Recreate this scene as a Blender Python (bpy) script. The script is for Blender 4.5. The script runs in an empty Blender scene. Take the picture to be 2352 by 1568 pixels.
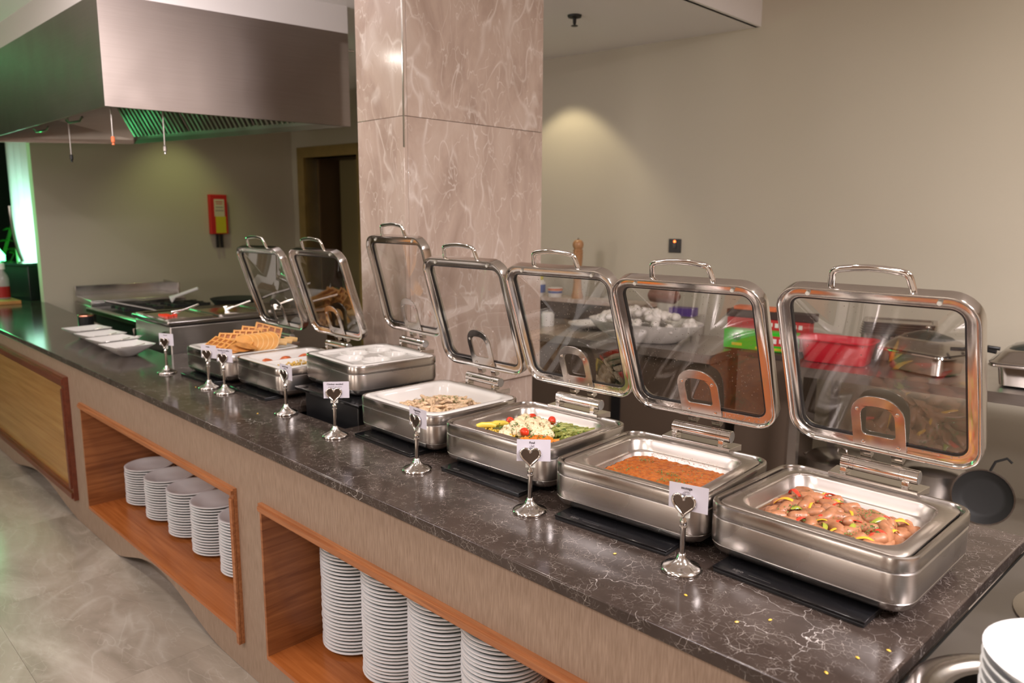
import bpy, math, random
import numpy as np
from mathutils import Vector, Matrix
from mathutils.geometry import tessellate_polygon
rnd = random.Random(7)
S = bpy.context.scene
COL = S.collection
PI = math.pi
def R(a): return math.radians(a)

# ------------------------------------------------------------------ camera, world, exposure, lights
cam_d = bpy.data.cameras.new('camera'); cam = bpy.data.objects.new('camera', cam_d); COL.objects.link(cam)
YAW, PITCH, ROLL = -.77809, .16281, .00525
fw = Vector((math.sin(YAW)*math.cos(PITCH), math.cos(YAW)*math.cos(PITCH), -math.sin(PITCH)))
r0 = fw.cross(Vector((0, 0, 1))).normalized(); u0 = r0.cross(fw)
rr_ = r0*math.cos(ROLL) + u0*math.sin(ROLL); uu_ = -r0*math.sin(ROLL) + u0*math.cos(ROLL)
m4 = Matrix.Identity(4)
for i in range(3):
    m4[i][0], m4[i][1], m4[i][2] = rr_[i], uu_[i], -fw[i]
m4[2][3] = 1.6291
cam.matrix_world = m4
cam_d.sensor_width = 36; cam_d.lens = 36*1725.06/2352; cam_d.clip_start = .02
cam_d.dof.use_dof = True; cam_d.dof.focus_distance = 1.95; cam_d.dof.aperture_fstop = 3.6
S.camera = cam
S.view_settings.view_transform = 'Standard'; S.view_settings.look = 'None'
S.view_settings.exposure = 0.0; S.view_settings.gamma = 1; S.view_settings.use_curve_mapping = False
W = bpy.data.worlds.new('world'); S.world = W; W.use_nodes = True
W.node_tree.nodes['Background'].inputs[0].default_value = (.9, .85, .8, 1)
W.node_tree.nodes['Background'].inputs[1].default_value = .05
def lamp(kind, name, loc, energy, color=(1, .86, .74), size=.2, size_y=None, target=None, spot=None, blend=.5):
    d = bpy.data.lights.new(name, kind); d.energy = energy; d.color = color
    if kind == 'AREA':
        d.size = size
        if size_y: d.shape = 'RECTANGLE'; d.size_y = size_y
        else: d.shape = 'DISK'
    elif kind == 'SPOT':
        d.shadow_soft_size = size; d.spot_size = R(spot); d.spot_blend = blend
    else: d.shadow_soft_size = size
    o = bpy.data.objects.new(name, d); COL.objects.link(o); o.location = loc
    if target is not None:
        o.rotation_euler = (Vector(target)-Vector(loc)).to_track_quat('-Z', 'Y').to_euler()
    return o
WARM = (1, .90, .82); PINK = (1, .91, .93)
lamp('AREA', 'dining_light', (-3.0, -1.2, 2.84), 32, PINK, 1.1)
lamp('AREA', 'dining_light', (-.8, -1.5, 3.22), 62, PINK, .9)
lamp('AREA', 'dining_light', (1.7, 1.5, 3.22), 255, PINK, .9)
lamp('AREA', 'dining_light', (-4.6, -2.4, 2.84), 26, PINK, .8)
lamp('AREA', 'boxing_fill', (-3.45, .95, 2.6), 17, PINK, .6, target=(-4.6, 2.0, 2.88))  # unseen fill lamp, added to brighten the hood boxing and ceiling
for p, e in (((-.55, .55, 3.2), 10), ((-1.7, .5, 3.2), 10), ((-3.3, .45, 2.84), 9), ((-4.9, .4, 2.84), 6), ((.4, 2.0, 3.2), 14), ((-.1, 3.7, 3.2), 12)):
    lamp('AREA', 'downlight', p, e, WARM, .09)
lamp('SPOT', 'wall_washer', (-3.93, 4.32, 2.86), 26, (1, .84, .55), .03, target=(-3.93, 4.35, 0), spot=92, blend=.35)
lamp('SPOT', 'wall_washer', (-6.95, 3.0, 2.86), 22, (.86, .95, .36), .03, target=(-6.95, 3.0, 0), spot=92, blend=.7)
lamp('SPOT', 'wall_washer', (-5.2, 3.6, 2.86), 14, (.9, .95, .4), .03, target=(-5.2, 3.6, 0), spot=90, blend=.6)
GREEN = (.12, 1, .32)
lamp('AREA', 'green_lamp', (-8.3, 1.1, 1.5), 15, GREEN, .5, target=(-5.2, 2.1, 2.5))
lamp('SPOT', 'curtain_lamp', (-8.85, 1.45, 1.16), 70, (.50, 1, .76), .05, target=(-9.1, 2.05, 1.45), spot=105, blend=.8)
lamp('POINT', 'edge_lamp', (-7.75, 1.45, 1.5), 4, (.25, 1, .40), .05)
lamp('POINT', 'plant_lamp', (-10.2, 1.6, .9), 10, (.02, 1, .05), .06)

# ------------------------------------------------------------------ materials
def newmat(name):
    m = bpy.data.materials.new(name); m.use_nodes = True
    nt = m.node_tree; b = nt.nodes['Principled BSDF']
    return m, nt, b
def N(nt, t, **kw):
    n = nt.nodes.new(t)
    for k, v in kw.items():
        if k in n.inputs: n.inputs[k].default_value = v
        else: setattr(n, k, v)
    return n
def L(nt, a, b): nt.links.new(a, b)
def coords(nt, scale=(1, 1, 1), which='Object', rot=(0, 0, 0), jitter=False):
    tc = N(nt, 'ShaderNodeTexCoord'); mp = N(nt, 'ShaderNodeMapping')
    mp.inputs['Scale'].default_value = scale; mp.inputs['Rotation'].default_value = rot
    L(nt, tc.outputs[which], mp.inputs['Vector'])
    if jitter:
        oi = N(nt, 'ShaderNodeObjectInfo'); mu = N(nt, 'ShaderNodeMath', operation='MULTIPLY'); mu.inputs[1].default_value = 37.
        L(nt, oi.outputs['Random'], mu.inputs[0])
        cb = N(nt, 'ShaderNodeCombineXYZ')
        for i in range(3): L(nt, mu.outputs[0], cb.inputs[i])
        L(nt, cb.outputs[0], mp.inputs['Location'])
    return mp.outputs[0]
def ramp(nt, fac, stops, interp='LINEAR'):
    r = N(nt, 'ShaderNodeValToRGB'); r.color_ramp.interpolation = interp
    els = r.color_ramp.elements
    while len(els) < len(stops): els.new(.5)
    for e, (p, c) in zip(els, stops):
        e.position = p; e.color = (*c, 1) if len(c) == 3 else c
    L(nt, fac, r.inputs[0]); return r.outputs[0]
def g(v): return (v, v, v)
def mix(nt, f, a, b, blend='MIX'):
    x = N(nt, 'ShaderNodeMix', data_type='RGBA', blend_type=blend)
    for sock, v in ((0, f), (6, a), (7, b)):
        if hasattr(v, 'is_linked') or hasattr(v, 'links'): L(nt, v, x.inputs[sock])
        else: x.inputs[sock].default_value = v if sock == 0 else (*v, 1)
    return x.outputs[2]
def bump(nt, b, h, s=.2, d=.002):
    bp = N(nt, 'ShaderNodeBump'); bp.inputs['Strength'].default_value = s; bp.inputs['Distance'].default_value = d
    L(nt, h, bp.inputs['Height']); L(nt, bp.outputs[0], b.inputs['Normal'])
def simple(name, c, rough=.5, metal=0, spec=.5, noise=0, scale=20, nb=0, **kw):
    m, nt, b = newmat(name)
    b.inputs['Base Color'].default_value = (*c, 1); b.inputs['Roughness'].default_value = rough
    b.inputs['Metallic'].default_value = metal; b.inputs['Specular IOR Level'].default_value = spec
    for k, v in kw.items(): b.inputs[k.replace('_', ' ')].default_value = v
    if noise:
        v = coords(nt); n = N(nt, 'ShaderNodeTexNoise'); n.inputs['Scale'].default_value = scale; n.inputs['Detail'].default_value = 4
        L(nt, v, n.inputs['Vector'])
        col = ramp(nt, n.outputs[0], [(.3, tuple(x*(1-noise) for x in c)), (.7, tuple(min(1, x*(1+noise)) for x in c))])
        L(nt, col, b.inputs['Base Color'])
        if nb: bump(nt, b, n.outputs[0], nb, .003)
    return m
def steel(name, c=(.53, .50, .475), rough=.21, brush=(3, 3, 260), amt=.12):
    m, nt, b = newmat(name)
    b.inputs['Metallic'].default_value = 1
    v = coords(nt, brush); n = N(nt, 'ShaderNodeTexNoise'); n.inputs['Scale'].default_value = 1.5; n.inputs['Detail'].default_value = 3
    L(nt, v, n.inputs['Vector'])
    L(nt, ramp(nt, n.outputs[0], [(.3, tuple(x*.93 for x in c)), (.7, c)]), b.inputs['Base Color'])
    v2 = coords(nt); n2 = N(nt, 'ShaderNodeTexNoise'); n2.inputs['Scale'].default_value = 5; L(nt, v2, n2.inputs['Vector'])
    mr = N(nt, 'ShaderNodeMapRange'); mr.inputs[1].default_value = .35; mr.inputs[2].default_value = .65
    mr.inputs[3].default_value = max(.03, rough-amt*.5); mr.inputs[4].default_value = rough+amt*.4
    L(nt, n2.outputs[0], mr.inputs[0]); L(nt, mr.outputs[0], b.inputs['Roughness'])
    return m
M = {}
M['steel'] = steel('brushed_steel')
M['steel_x'] = steel('brushed_steel_long', brush=(3, 3, 400), rough=.27, amt=.1)
M['steel_hood'] = steel('hood_steel', c=(.30, .255, .23), brush=(2, 2, 120), rough=.36, amt=.06)
M['steel_dull'] = steel('dull_steel', c=(.40, .37, .34), rough=.4)
M['steel_table'] = steel('table_steel', c=(.55, .52, .50), rough=.34)
M['polished'] = simple('polished_steel', (.64, .61, .58), .14, 1)
M['chrome'] = simple('chrome', (.74, .71, .68), .06, 1)
M['pan'] = steel('pan_steel', c=(.62, .57, .53), rough=.3, brush=(4, 4, 60))
M['black_glass'] = simple('black_glass', (.006, .006, .007), .08)
M['black'] = simple('black_plastic', (.010, .010, .011), .35)
M['black_matte'] = simple('cast_iron', (.012, .012, .011), .6)
M['rubber'] = simple('silicone', (.75, .76, .7), .4)
M['porcelain'] = simple('porcelain', (.70, .68, .65), .13)
M['plate'] = simple('plate_glaze', (.80, .80, .80), .15)
M['plate_edge'] = simple('plate_rim_under', (.16, .25, .22), .3)  # dark green tone for the underside of the plate rim
M['card'] = simple('paper_card', (.60, .575, .64), .6)
M['ink'] = simple('ink', (.035, .025, .03), .6)
M['hinge_cap'] = simple('hinge_cap_metal', (.5, .51, .52), .35, .8)
M['red'] = simple('red_paint', (.55, .015, .012), .35)
M['yellow'] = simple('yellow_print', (.62, .55, .02), .5)
M['white'] = simple('white_plastic', (.75, .73, .70), .4)
M['cream'] = simple('cream_print', (.66, .60, .45), .5)
M['door_frame'] = simple('door_frame_wood', (.26, .18, .06), .45, noise=.2, scale=6)
M['door'] = simple('door_paint', (.22, .18, .085), .4)
M['door_rev'] = simple('door_reveal', (.09, .05, .02), .5)
M['redplastic'] = simple('red_crate_plastic', (.60, .012, .03), .3)
M['green_card'] = simple('green_carton', (.03, .48, .015), .4)
M['orange_card'] = simple('orange_carton', (.70, .17, .06), .5)
M['red_card'] = simple('red_carton', (.50, .03, .03), .45)
M['dark_card'] = simple('dark_carton', (.05, .03, .025), .6)
M['blue'] = simple('blue_label', (.03, .09, .35), .5)
M['purple'] = simple('purple_wrap', (.10, .05, .25), .35)
M['terracotta'] = simple('brown_loaf', (.20, .075, .045), .6)
M['tabletop_brown'] = simple('brown_laminate', (.10, .07, .05), .45)
M['egg'] = simple('egg_shell', (.80, .76, .72), .35)
M['disp_top'] = steel('dispenser_steel', c=(.22, .20, .18), rough=.42)
M['ketchup'] = simple('ketchup', (.30, .008, .006), .25)
M['leaf_green'] = simple('leaf_green', (.02, .22, .02), .5)
M['board'] = simple('beech_board', (.42, .20, .05), .45, noise=.2, scale=8)

def wall_mat(name, c, c2):
    m, nt, b = newmat(name); b.inputs['Roughness'].default_value = .85
    v = coords(nt, (1, 1, 1)); n = N(nt, 'ShaderNodeTexNoise'); n.inputs['Scale'].default_value = .8; L(nt, v, n.inputs['Vector'])
    L(nt, ramp(nt, n.outputs[0], [(.35, c), (.65, c2)]), b.inputs['Base Color'])
    n2 = N(nt, 'ShaderNodeTexNoise'); n2.inputs['Scale'].default_value = 160; L(nt, v, n2.inputs['Vector'])
    bump(nt, b, n2.outputs[0], .08, .001); return m
M['wall'] = wall_mat('wall_paint', (.51, .47, .375), (.535, .495, .40))
M['wall_dining'] = wall_mat('dining_wall_paint', (.34, .24, .17), (.40, .29, .20))
M['ceiling'] = wall_mat('ceiling_paint', (.82, .80, .80), (.84, .82, .81))
M['boxing'] = wall_mat('boxing_paint', (.62, .59, .57), (.66, .62, .60))

def dark_marble():
    m, nt, b = newmat('dark_marble'); b.inputs['Roughness'].default_value = .13; b.inputs['Specular IOR Level'].default_value = .36
    v = coords(nt)
    n0 = N(nt, 'ShaderNodeTexNoise'); n0.inputs['Scale'].default_value = 4.2; n0.inputs['Detail'].default_value = 8; n0.inputs['Roughness'].default_value = .6
    L(nt, v, n0.inputs['Vector'])
    base = ramp(nt, n0.outputs[0], [(.3, (.030, .021, .017)), (.55, (.052, .038, .031)), (.8, (.098, .076, .065))])
    wn = N(nt, 'ShaderNodeTexNoise'); wn.inputs['Scale'].default_value = 16; wn.inputs['Detail'].default_value = 4; L(nt, v, wn.inputs['Vector'])
    def warp(amt):
        mm = N(nt, 'ShaderNodeVectorMath', operation='MULTIPLY_ADD'); mm.inputs[1].default_value = (amt,)*3
        L(nt, wn.outputs['Color'], mm.inputs[0]); L(nt, v, mm.inputs[2]); return mm.outputs[0]
    out = base
    for sc, th, wa, ms, lo, hi, col in ((95, .020, .010, 38, .50, .60, (.30, .26, .23)), (60, .014, .015, 26, .53, .61, (.42, .37, .33)), (38, .010, .02, 17, .55, .63, (.52, .47, .43)), (11, .005, .07, 5, .60, .67, (.66, .61, .57)), (3.5, .0035, .2, 2.2, .58, .64, (.62, .57, .53))):
        vo = N(nt, 'ShaderNodeTexVoronoi', feature='DISTANCE_TO_EDGE'); vo.inputs['Scale'].default_value = sc
        L(nt, warp(wa), vo.inputs['Vector'])
        line = ramp(nt, vo.outputs['Distance'], [(0, g(1)), (th, g(0))])
        mk = N(nt, 'ShaderNodeTexNoise'); mk.inputs['Scale'].default_value = ms; mk.inputs['Detail'].default_value = 3; L(nt, v, mk.inputs['Vector'])
        msk = ramp(nt, mk.outputs[0], [(lo, g(0)), (hi, g(1))])
        mu = N(nt, 'ShaderNodeMath', operation='MULTIPLY'); L(nt, line, mu.inputs[0]); L(nt, msk, mu.inputs[1])
        out = mix(nt, mu.outputs[0], out, col)
    # cloudy white patches
    n3 = N(nt, 'ShaderNodeTexNoise'); n3.inputs['Scale'].default_value = 7; n3.inputs['Detail'].default_value = 10; n3.inputs['Roughness'].default_value = .75; n3.inputs['Distortion'].default_value = 1.2
    L(nt, v, n3.inputs['Vector'])
    pt = ramp(nt, n3.outputs[0], [(.68, g(0)), (.80, g(.6))])
    out = mix(nt, pt, out, (.45, .41, .385))
    L(nt, out, b.inputs['Base Color']); return m
M['dark_marble'] = dark_marble()
def light_marble(name, a, b_, c, vein, scale=1.2, rough=.12, jitter=True, vs_=.7, rot=(0, 0, 0), stretch=(1, 1, .45)):
    m, nt, b = newmat(name); b.inputs['Roughness'].default_value = rough
    v = coords(nt, stretch, jitter=jitter, rot=rot)
    n0 = N(nt, 'ShaderNodeTexNoise'); n0.inputs['Scale'].default_value = scale*1.6; n0.inputs['Detail'].default_value = 9; n0.inputs['Roughness'].default_value = .62; n0.inputs['Distortion'].default_value = .8
    L(nt, v, n0.inputs['Vector'])
    base = ramp(nt, n0.outputs[0], [(.28, a), (.5, b_), (.75, c)])
    out = base
    for sc, ds, w, ms in ((1.3, .5, .006, 1.5), (3.0, .6, .006, 2.5), (.8, .9, .012, 1.0), (6.5, .4, .008, 3.2)):
        n1 = N(nt, 'ShaderNodeTexNoise'); n1.inputs['Scale'].default_value = sc*scale; n1.inputs['Detail'].default_value = 2.5; n1.inputs['Distortion'].default_value = ds
        L(nt, v, n1.inputs['Vector'])
        line = ramp(nt, n1.outputs[0], [(.5-w*1.6, g(0)), (.5, g(1)), (.5+w*1.6, g(0))])
        mk = N(nt, 'ShaderNodeTexNoise'); mk.inputs['Scale'].default_value = ms*scale*1.7; mk.inputs['Detail'].default_value = 3; L(nt, v, mk.inputs['Vector'])
        mu = N(nt, 'ShaderNodeMath', operation='MULTIPLY'); L(nt, line, mu.inputs[0]); L(nt, ramp(nt, mk.outputs[0], [(.4, g(.03)), (.62, g(vs_))]), mu.inputs[1])
        out = mix(nt, mu.outputs[0], out, vein)
    L(nt, out, b.inputs['Base Color']); return m
M['column_marble'] = light_marble('column_marble', (.36, .265, .215), (.51, .40, .335), (.60, .50, .43), (.78, .71, .66), 2.2, .14)
M['floor_marble'] = light_marble('floor_marble', (.22, .185, .145), (.315, .27, .22), (.46, .41, .35), (.52, .48, .42), 1.5, .16, vs_=.30, stretch=(.6, 1.3, 1))

def wood(name, a, b_, along=(2.2, 2.2, 34), rough=.35):
    m, nt, b = newmat(name); b.inputs['Roughness'].default_value = rough
    v = coords(nt, along); n = N(nt, 'ShaderNodeTexNoise'); n.inputs['Scale'].default_value = 1.6; n.inputs['Detail'].default_value = 6; n.inputs['Distortion'].default_value = .6
    L(nt, v, n.inputs['Vector'])
    L(nt, ramp(nt, n.outputs[0], [(.3, a), (.7, b_)]), b.inputs['Base Color'])
    bump(nt, b, n.outputs[0], .05, .001); return m
M['wood'] = wood('oak_veneer', (.19, .060, .018), (.38, .145, .050))
M['wood_trim'] = wood('oak_trim', (.25, .085, .028), (.42, .17, .065), (2, 60, 60), .4)
M['wood_shelf'] = wood('oak_shelf', (.30, .083, .018), (.45, .145, .038), (1.5, 38, 38), .25)
M['dark_wood'] = wood('mahogany', (.10, .025, .012), (.17, .045, .022), (3, 30, 30), .3)
M['gold_wood'] = wood('lacquered_panel', (.30, .145, .035), (.42, .23, .07), (1, 30, 30), .22)
M['mill_wood'] = wood('mill_wood', (.40, .20, .09), (.56, .31, .15), (30, 30, 3), .35)
M['brown_wall'] = wood('dining_wood', (.16, .06, .02), (.34, .14, .05), (3, 3, .6), .4)
def laminate():
    m, nt, b = newmat('brown_laminate_grain'); b.inputs['Roughness'].default_value = .5
    v = coords(nt, (160, 160, 14)); n = N(nt, 'ShaderNodeTexNoise'); n.inputs['Scale'].default_value = 1.5; n.inputs['Detail'].default_value = 3
    L(nt, v, n.inputs['Vector'])
    L(nt, ramp(nt, n.outputs[0], [(.3, (.225, .155, .105)), (.7, (.325, .235, .17))]), b.inputs['Base Color']); return m
M['laminate'] = laminate()
M['plinth'] = simple('plinth_paint', (.16, .125, .095), .6)
def glass():
    m = bpy.data.materials.new('lid_glass'); m.use_nodes = True; nt = m.node_tree; nt.nodes.clear()
    o = N(nt, 'ShaderNodeOutputMaterial'); mx = N(nt, 'ShaderNodeMixShader')
    t = N(nt, 'ShaderNodeBsdfTransparent'); t.inputs[0].default_value = (.80, .79, .77, 1)
    gl = N(nt, 'ShaderNodeBsdfGlossy'); gl.inputs['Roughness'].default_value = .03; gl.inputs[0].default_value = (1, 1, 1, 1)
    fr = N(nt, 'ShaderNodeFresnel'); fr.inputs[0].default_value = 1.9
    L(nt, fr.outputs[0], mx.inputs[0]); L(nt, t.outputs[0], mx.inputs[1]); L(nt, gl.outputs[0], mx.inputs[2]); L(nt, mx.outputs[0], o.inputs[0]); return m
M['glass'] = glass()
M['water'] = simple('water_drop', (.9, .9, .9), .02, Transmission_Weight=1.0, IOR=1.33)
def emis(name, c, s):
    m, nt, b = newmat(name); b.inputs['Base Color'].default_value = (*c, 1)
    b.inputs['Emission Color'].default_value = (*c, 1); b.inputs['Emission Strength'].default_value = s; return m
M['led_orange'] = emis('led_orange', (1, .18, .04), 4)
M['led_green'] = emis('led_green', (.1, 1, .25), 9)
M['panel_glow'] = emis('panel_glow', (1, .86, .75), 14)  # emission for the added panels behind the camera
def curtain():
    m, nt, b = newmat('sheer_curtain'); b.inputs['Base Color'].default_value = (.8, .82, .84, 1); b.inputs['Roughness'].default_value = .8
    return m
M['curtain'] = curtain()
# foods
M['sausage'] = simple('sausage_skin', (.345, .145, .065), .42, noise=.2, scale=90, nb=.1)
M['pepper_red'] = simple('red_pepper', (.58, .045, .02), .25)
M['pepper_yellow'] = simple('yellow_pepper', (.75, .38, .03), .25)
M['pepper_green'] = simple('green_pepper', (.27, .29, .03), .25)
M['parsley'] = simple('parsley', (.07, .17, .03), .5, noise=.5, scale=200)
M['cauli'] = simple('cauliflower', (.82, .66, .42), .45, noise=.15, scale=120, nb=.5)
M['tomato'] = simple('tomato', (.68, .045, .015), .12)
M['carrot'] = simple('carrot', (.80, .22, .02), .3)
M['bean2'] = simple('light_bean', (.40, .42, .13), .35)
M['bean'] = simple('green_bean', (.25, .27, .06), .35, noise=.25, scale=60)
M['corn'] = simple('corn', (.80, .50, .06), .3)
M['squash'] = simple('squash', (.72, .55, .08), .35)
M['chicken'] = simple('chicken', (.66, .47, .29), .38, noise=.25, scale=80, nb=.2)
M['mushroom'] = simple('mushroom', (.28, .18, .11), .4)
def stew_mat():
    m, nt, b = newmat('bean_stew'); b.inputs['Roughness'].default_value = .26
    v = coords(nt); n = N(nt, 'ShaderNodeTexNoise'); n.inputs['Scale'].default_value = 70; n.inputs['Detail'].default_value = 8; n.inputs['Roughness'].default_value = .7
    L(nt, v, n.inputs['Vector'])
    L(nt, ramp(nt, n.outputs[0], [(.3, (.19, .035, .006)), (.5, (.40, .10, .012)), (.72, (.54, .19, .035))]), b.inputs['Base Color'])
    bump(nt, b, n.outputs[0], .7, .004); return m
M['stew'] = stew_mat()
M['waffle'] = simple('waffle', (.62, .29, .07), .5, noise=.25, scale=40, nb=.2)
M['waffle_in'] = simple('waffle_toasted', (.36, .12, .03), .5)
M['pancake'] = simple('pancake', (.62, .29, .065), .55, noise=.15, scale=25)
M['pancake_dark'] = simple('pancake_brown', (.55, .24, .06), .5, noise=.3, scale=30)
M['crepe'] = simple('crepe', (.70, .45, .19), .5, noise=.15, scale=30)
M['sauce'] = simple('tomato_sauce', (.50, .10, .02), .35, noise=.4, scale=90, nb=.4)
M['scramble'] = simple('vegetable_omelette', (.60, .38, .08), .4, noise=.5, scale=120, nb=.5)
M['jam'] = simple('dark_jam', (.10, .025, .015), .2)

# ------------------------------------------------------------------ mesh building
class MB:
    def __init__(s): s.v = []; s.f = []; s.mi = []; s.cur = 0
    def add(s, vs, fs):
        o = len(s.v); s.v += [tuple(map(float, p)) for p in vs]
        for f in fs: s.f.append(tuple(i+o for i in f)); s.mi.append(s.cur)
    def box(s, x0, x1, y0, y1, z0, z1):
        s.add([(x0, y0, z0), (x1, y0, z0), (x1, y1, z0), (x0, y1, z0), (x0, y0, z1), (x1, y0, z1), (x1, y1, z1), (x0, y1, z1)],
              [(0, 3, 2, 1), (4, 5, 6, 7), (0, 1, 5, 4), (1, 2, 6, 5), (2, 3, 7, 6), (3, 0, 4, 7)]); return s
    def loft(s, loops, cap0=False, cap1=False, closed=True, ring=False):
        n = len(loops[0]); vs = [p for l in loops for p in l]; fs = []
        K = len(loops)
        for k in range(K if ring else K-1):
            a = k*n; b = ((k+1) % K)*n
            for i in range(n if closed else n-1):
                j = (i+1) % n; fs.append((a+i, a+j, b+j, b+i))
        if cap0: fs.append(tuple(range(n-1, -1, -1)))
        if cap1: fs.append(tuple((K-1)*n+i for i in range(n)))
        s.add(vs, fs); return s
    def lathe(s, prof, n=24, c=(0, 0, 0), cap0=True, cap1=True):
        loops = [[(c[0]+r*math.cos(2*PI*i/n), c[1]+r*math.sin(2*PI*i/n), c[2]+z) for i in range(n)] for r, z in prof]
        return s.loft(loops, cap0, cap1)
    def tube(s, pts, ra, rb=None, n=10, cap=True, upv=(0, 0, 1)):
        rb = rb or ra; pts = [Vector(p) for p in pts]; loops = []
        ras = ra if isinstance(ra, (list, tuple)) else [ra]*len(pts)
        rbs = rb if isinstance(rb, (list, tuple)) else [rb]*len(pts)
        pv = Vector(upv)
        for i, p in enumerate(pts):
            t = ((pts[min(i+1, len(pts)-1)]-pts[max(i-1, 0)])).normalized()
            a = pv - t*pv.dot(t)
            if a.length < 1e-4: a = Vector((1, 0, 0)) - t*t.x
            if a.length < 1e-4: a = Vector((0, 1, 0))
            a.normalize(); b = t.cross(a); pv = a
            loops.append([p + a*ras[i]*math.cos(2*PI*k/n) + b*rbs[i]*math.sin(2*PI*k/n) for k in range(n)])
        return s.loft(loops, cap, cap)
    def build(s, name, mat, parent=None, smooth=35, bevel=0, mods=None):
        me = bpy.data.meshes.new(name); me.from_pydata(s.v, [], s.f)
        mats = mat if isinstance(mat, (list, tuple)) else [mat]
        for q in mats: me.materials.append(M[q] if isinstance(q, str) else q)
        me.polygons.foreach_set('material_index', s.mi)
        if smooth:
            me.polygons.foreach_set('use_smooth', [True]*len(me.polygons))
            me.update(); me.set_sharp_from_angle(angle=R(smooth))
        me.update()
        o = bpy.data.objects.new(name, me); COL.objects.link(o)
        if parent: o.parent = parent
        if bevel:
            bv = o.modifiers.new('bevel', 'BEVEL'); bv.width = bevel; bv.segments = 2; bv.limit_method = 'ANGLE'; bv.angle_limit = R(40)
        return o
def B(name, mat, x0, x1, y0, y1, z0, z1, parent=None, bevel=0):
    return MB().box(x0, x1, y0, y1, z0, z1).build(name, mat, parent, smooth=30 if bevel else 0, bevel=bevel)
def rr(hx, hy, r, z, n=6, c=(0, 0)):
    pts = []
    for cx, cy, a0 in ((hx-r, hy-r, 0), (-hx+r, hy-r, 90), (-hx+r, -hy+r, 180), (hx-r, -hy+r, 270)):
        for i in range(n+1):
            a = R(a0+90*i/n); pts.append((c[0]+cx+r*math.cos(a), c[1]+cy+r*math.sin(a), z))
    return pts
def plate_holes(mb, outer, holes, d0, d1, fn):
    """prism of a 2-D outline with holes between depths d0 and d1; fn(u, v, d) -> xyz"""
    polys = [[Vector((u, v, 0)) for u, v in p] for p in [outer]+holes]
    tris = tessellate_polygon(polys); flat = [p for poly in [outer]+holes for p in poly]
    n = len(flat)
    vs = [fn(u, v, d0) for u, v in flat]+[fn(u, v, d1) for u, v in flat]; fs = []
    for a, b, c in tris: fs.append((a, b, c)); fs.append((c+n, b+n, a+n))
    k = 0
    for poly in [outer]+holes:
        m_ = len(poly)
        for i in range(m_):
            j = (i+1) % m_; fs.append((k+i, k+j, k+j+n, k+i+n))
        k += m_
    mb.add(vs, fs)
def fixn(o):
    import bmesh
    bm = bmesh.new(); bm.from_mesh(o.data); bmesh.ops.recalc_face_normals(bm, faces=bm.faces); bm.to_mesh(o.data); bm.free(); return o
def tag(o, label=None, cat=None, group=None, kind=None):
    if label: o['label'] = label
    if cat: o['category'] = cat
    if group: o['group'] = group
    if kind: o['kind'] = kind
    return o
def empty(name, loc=(0, 0, 0), rz=0, label=None, cat=None, group=None):
    o = bpy.data.objects.new(name, None); COL.objects.link(o); o.location = loc; o.rotation_euler = (0, 0, rz); o.empty_display_size = .05
    return tag(o, label, cat, group)
def struct(o): o['kind'] = 'structure'; return o
def copy_tree(o, parent=None):
    kids = list(o.children)
    c = o.copy(); COL.objects.link(c)
    if parent: c.parent = parent
    for k in kids: copy_tree(k, c)
    return c
def text_mesh(txt, size, offset=0):
    cu = bpy.data.curves.new('lettering', 'FONT'); cu.body = txt; cu.size = size; cu.align_x = 'CENTER'; cu.align_y = 'CENTER'; cu.offset = offset; cu.resolution_u = 3
    o = bpy.data.objects.new('tmp', cu); COL.objects.link(o)
    dg = bpy.context.evaluated_depsgraph_get(); me = bpy.data.meshes.new_from_object(o.evaluated_get(dg))
    vs = [tuple(v.co) for v in me.vertices]; fs = [tuple(p.vertices) for p in me.polygons]
    bpy.data.objects.remove(o); bpy.data.curves.remove(cu); return vs, fs

# ------------------------------------------------------------------ the room
th = R(6.45); BX, BY = -7.6, 4.282
def wallpt(s, z, d):   # s metres along the back wall, d behind its face
    return (BX + s*math.cos(th) - d*math.sin(th), BY + s*math.sin(th) + d*math.cos(th), z)
fl = struct(MB().box(-14, 5, -5.5, 6.5, -.1, -.006).build('floor', 'floor_marble', smooth=0))
T = .9
tile_mesh = None
for i in range(11):
    for j in range(-6, 2):
        x0 = -9.0 + i*T; y0 = j*T - .35
        if tile_mesh is None:
            t = MB().box(.0004, T-.0004, .0004, T-.0004, -.012, 0).build('tile', 'floor_marble', fl, smooth=0); tile_mesh = t.data
        else:
            t = bpy.data.objects.new('tile', tile_mesh); COL.objects.link(t); t.parent = fl
        t.location = (x0, y0, 0)
mb = MB()
plate_holes(mb, [(-.6, 0), (12.5, 0), (12.5, 3.35), (-.6, 3.35)], [[(.24, 0.001), (1.10, .001), (1.10, 2.25), (.24, 2.25)]], 0, .15, wallpt)
struct(fixn(mb.build('wall_back', 'wall', smooth=0)))
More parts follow.
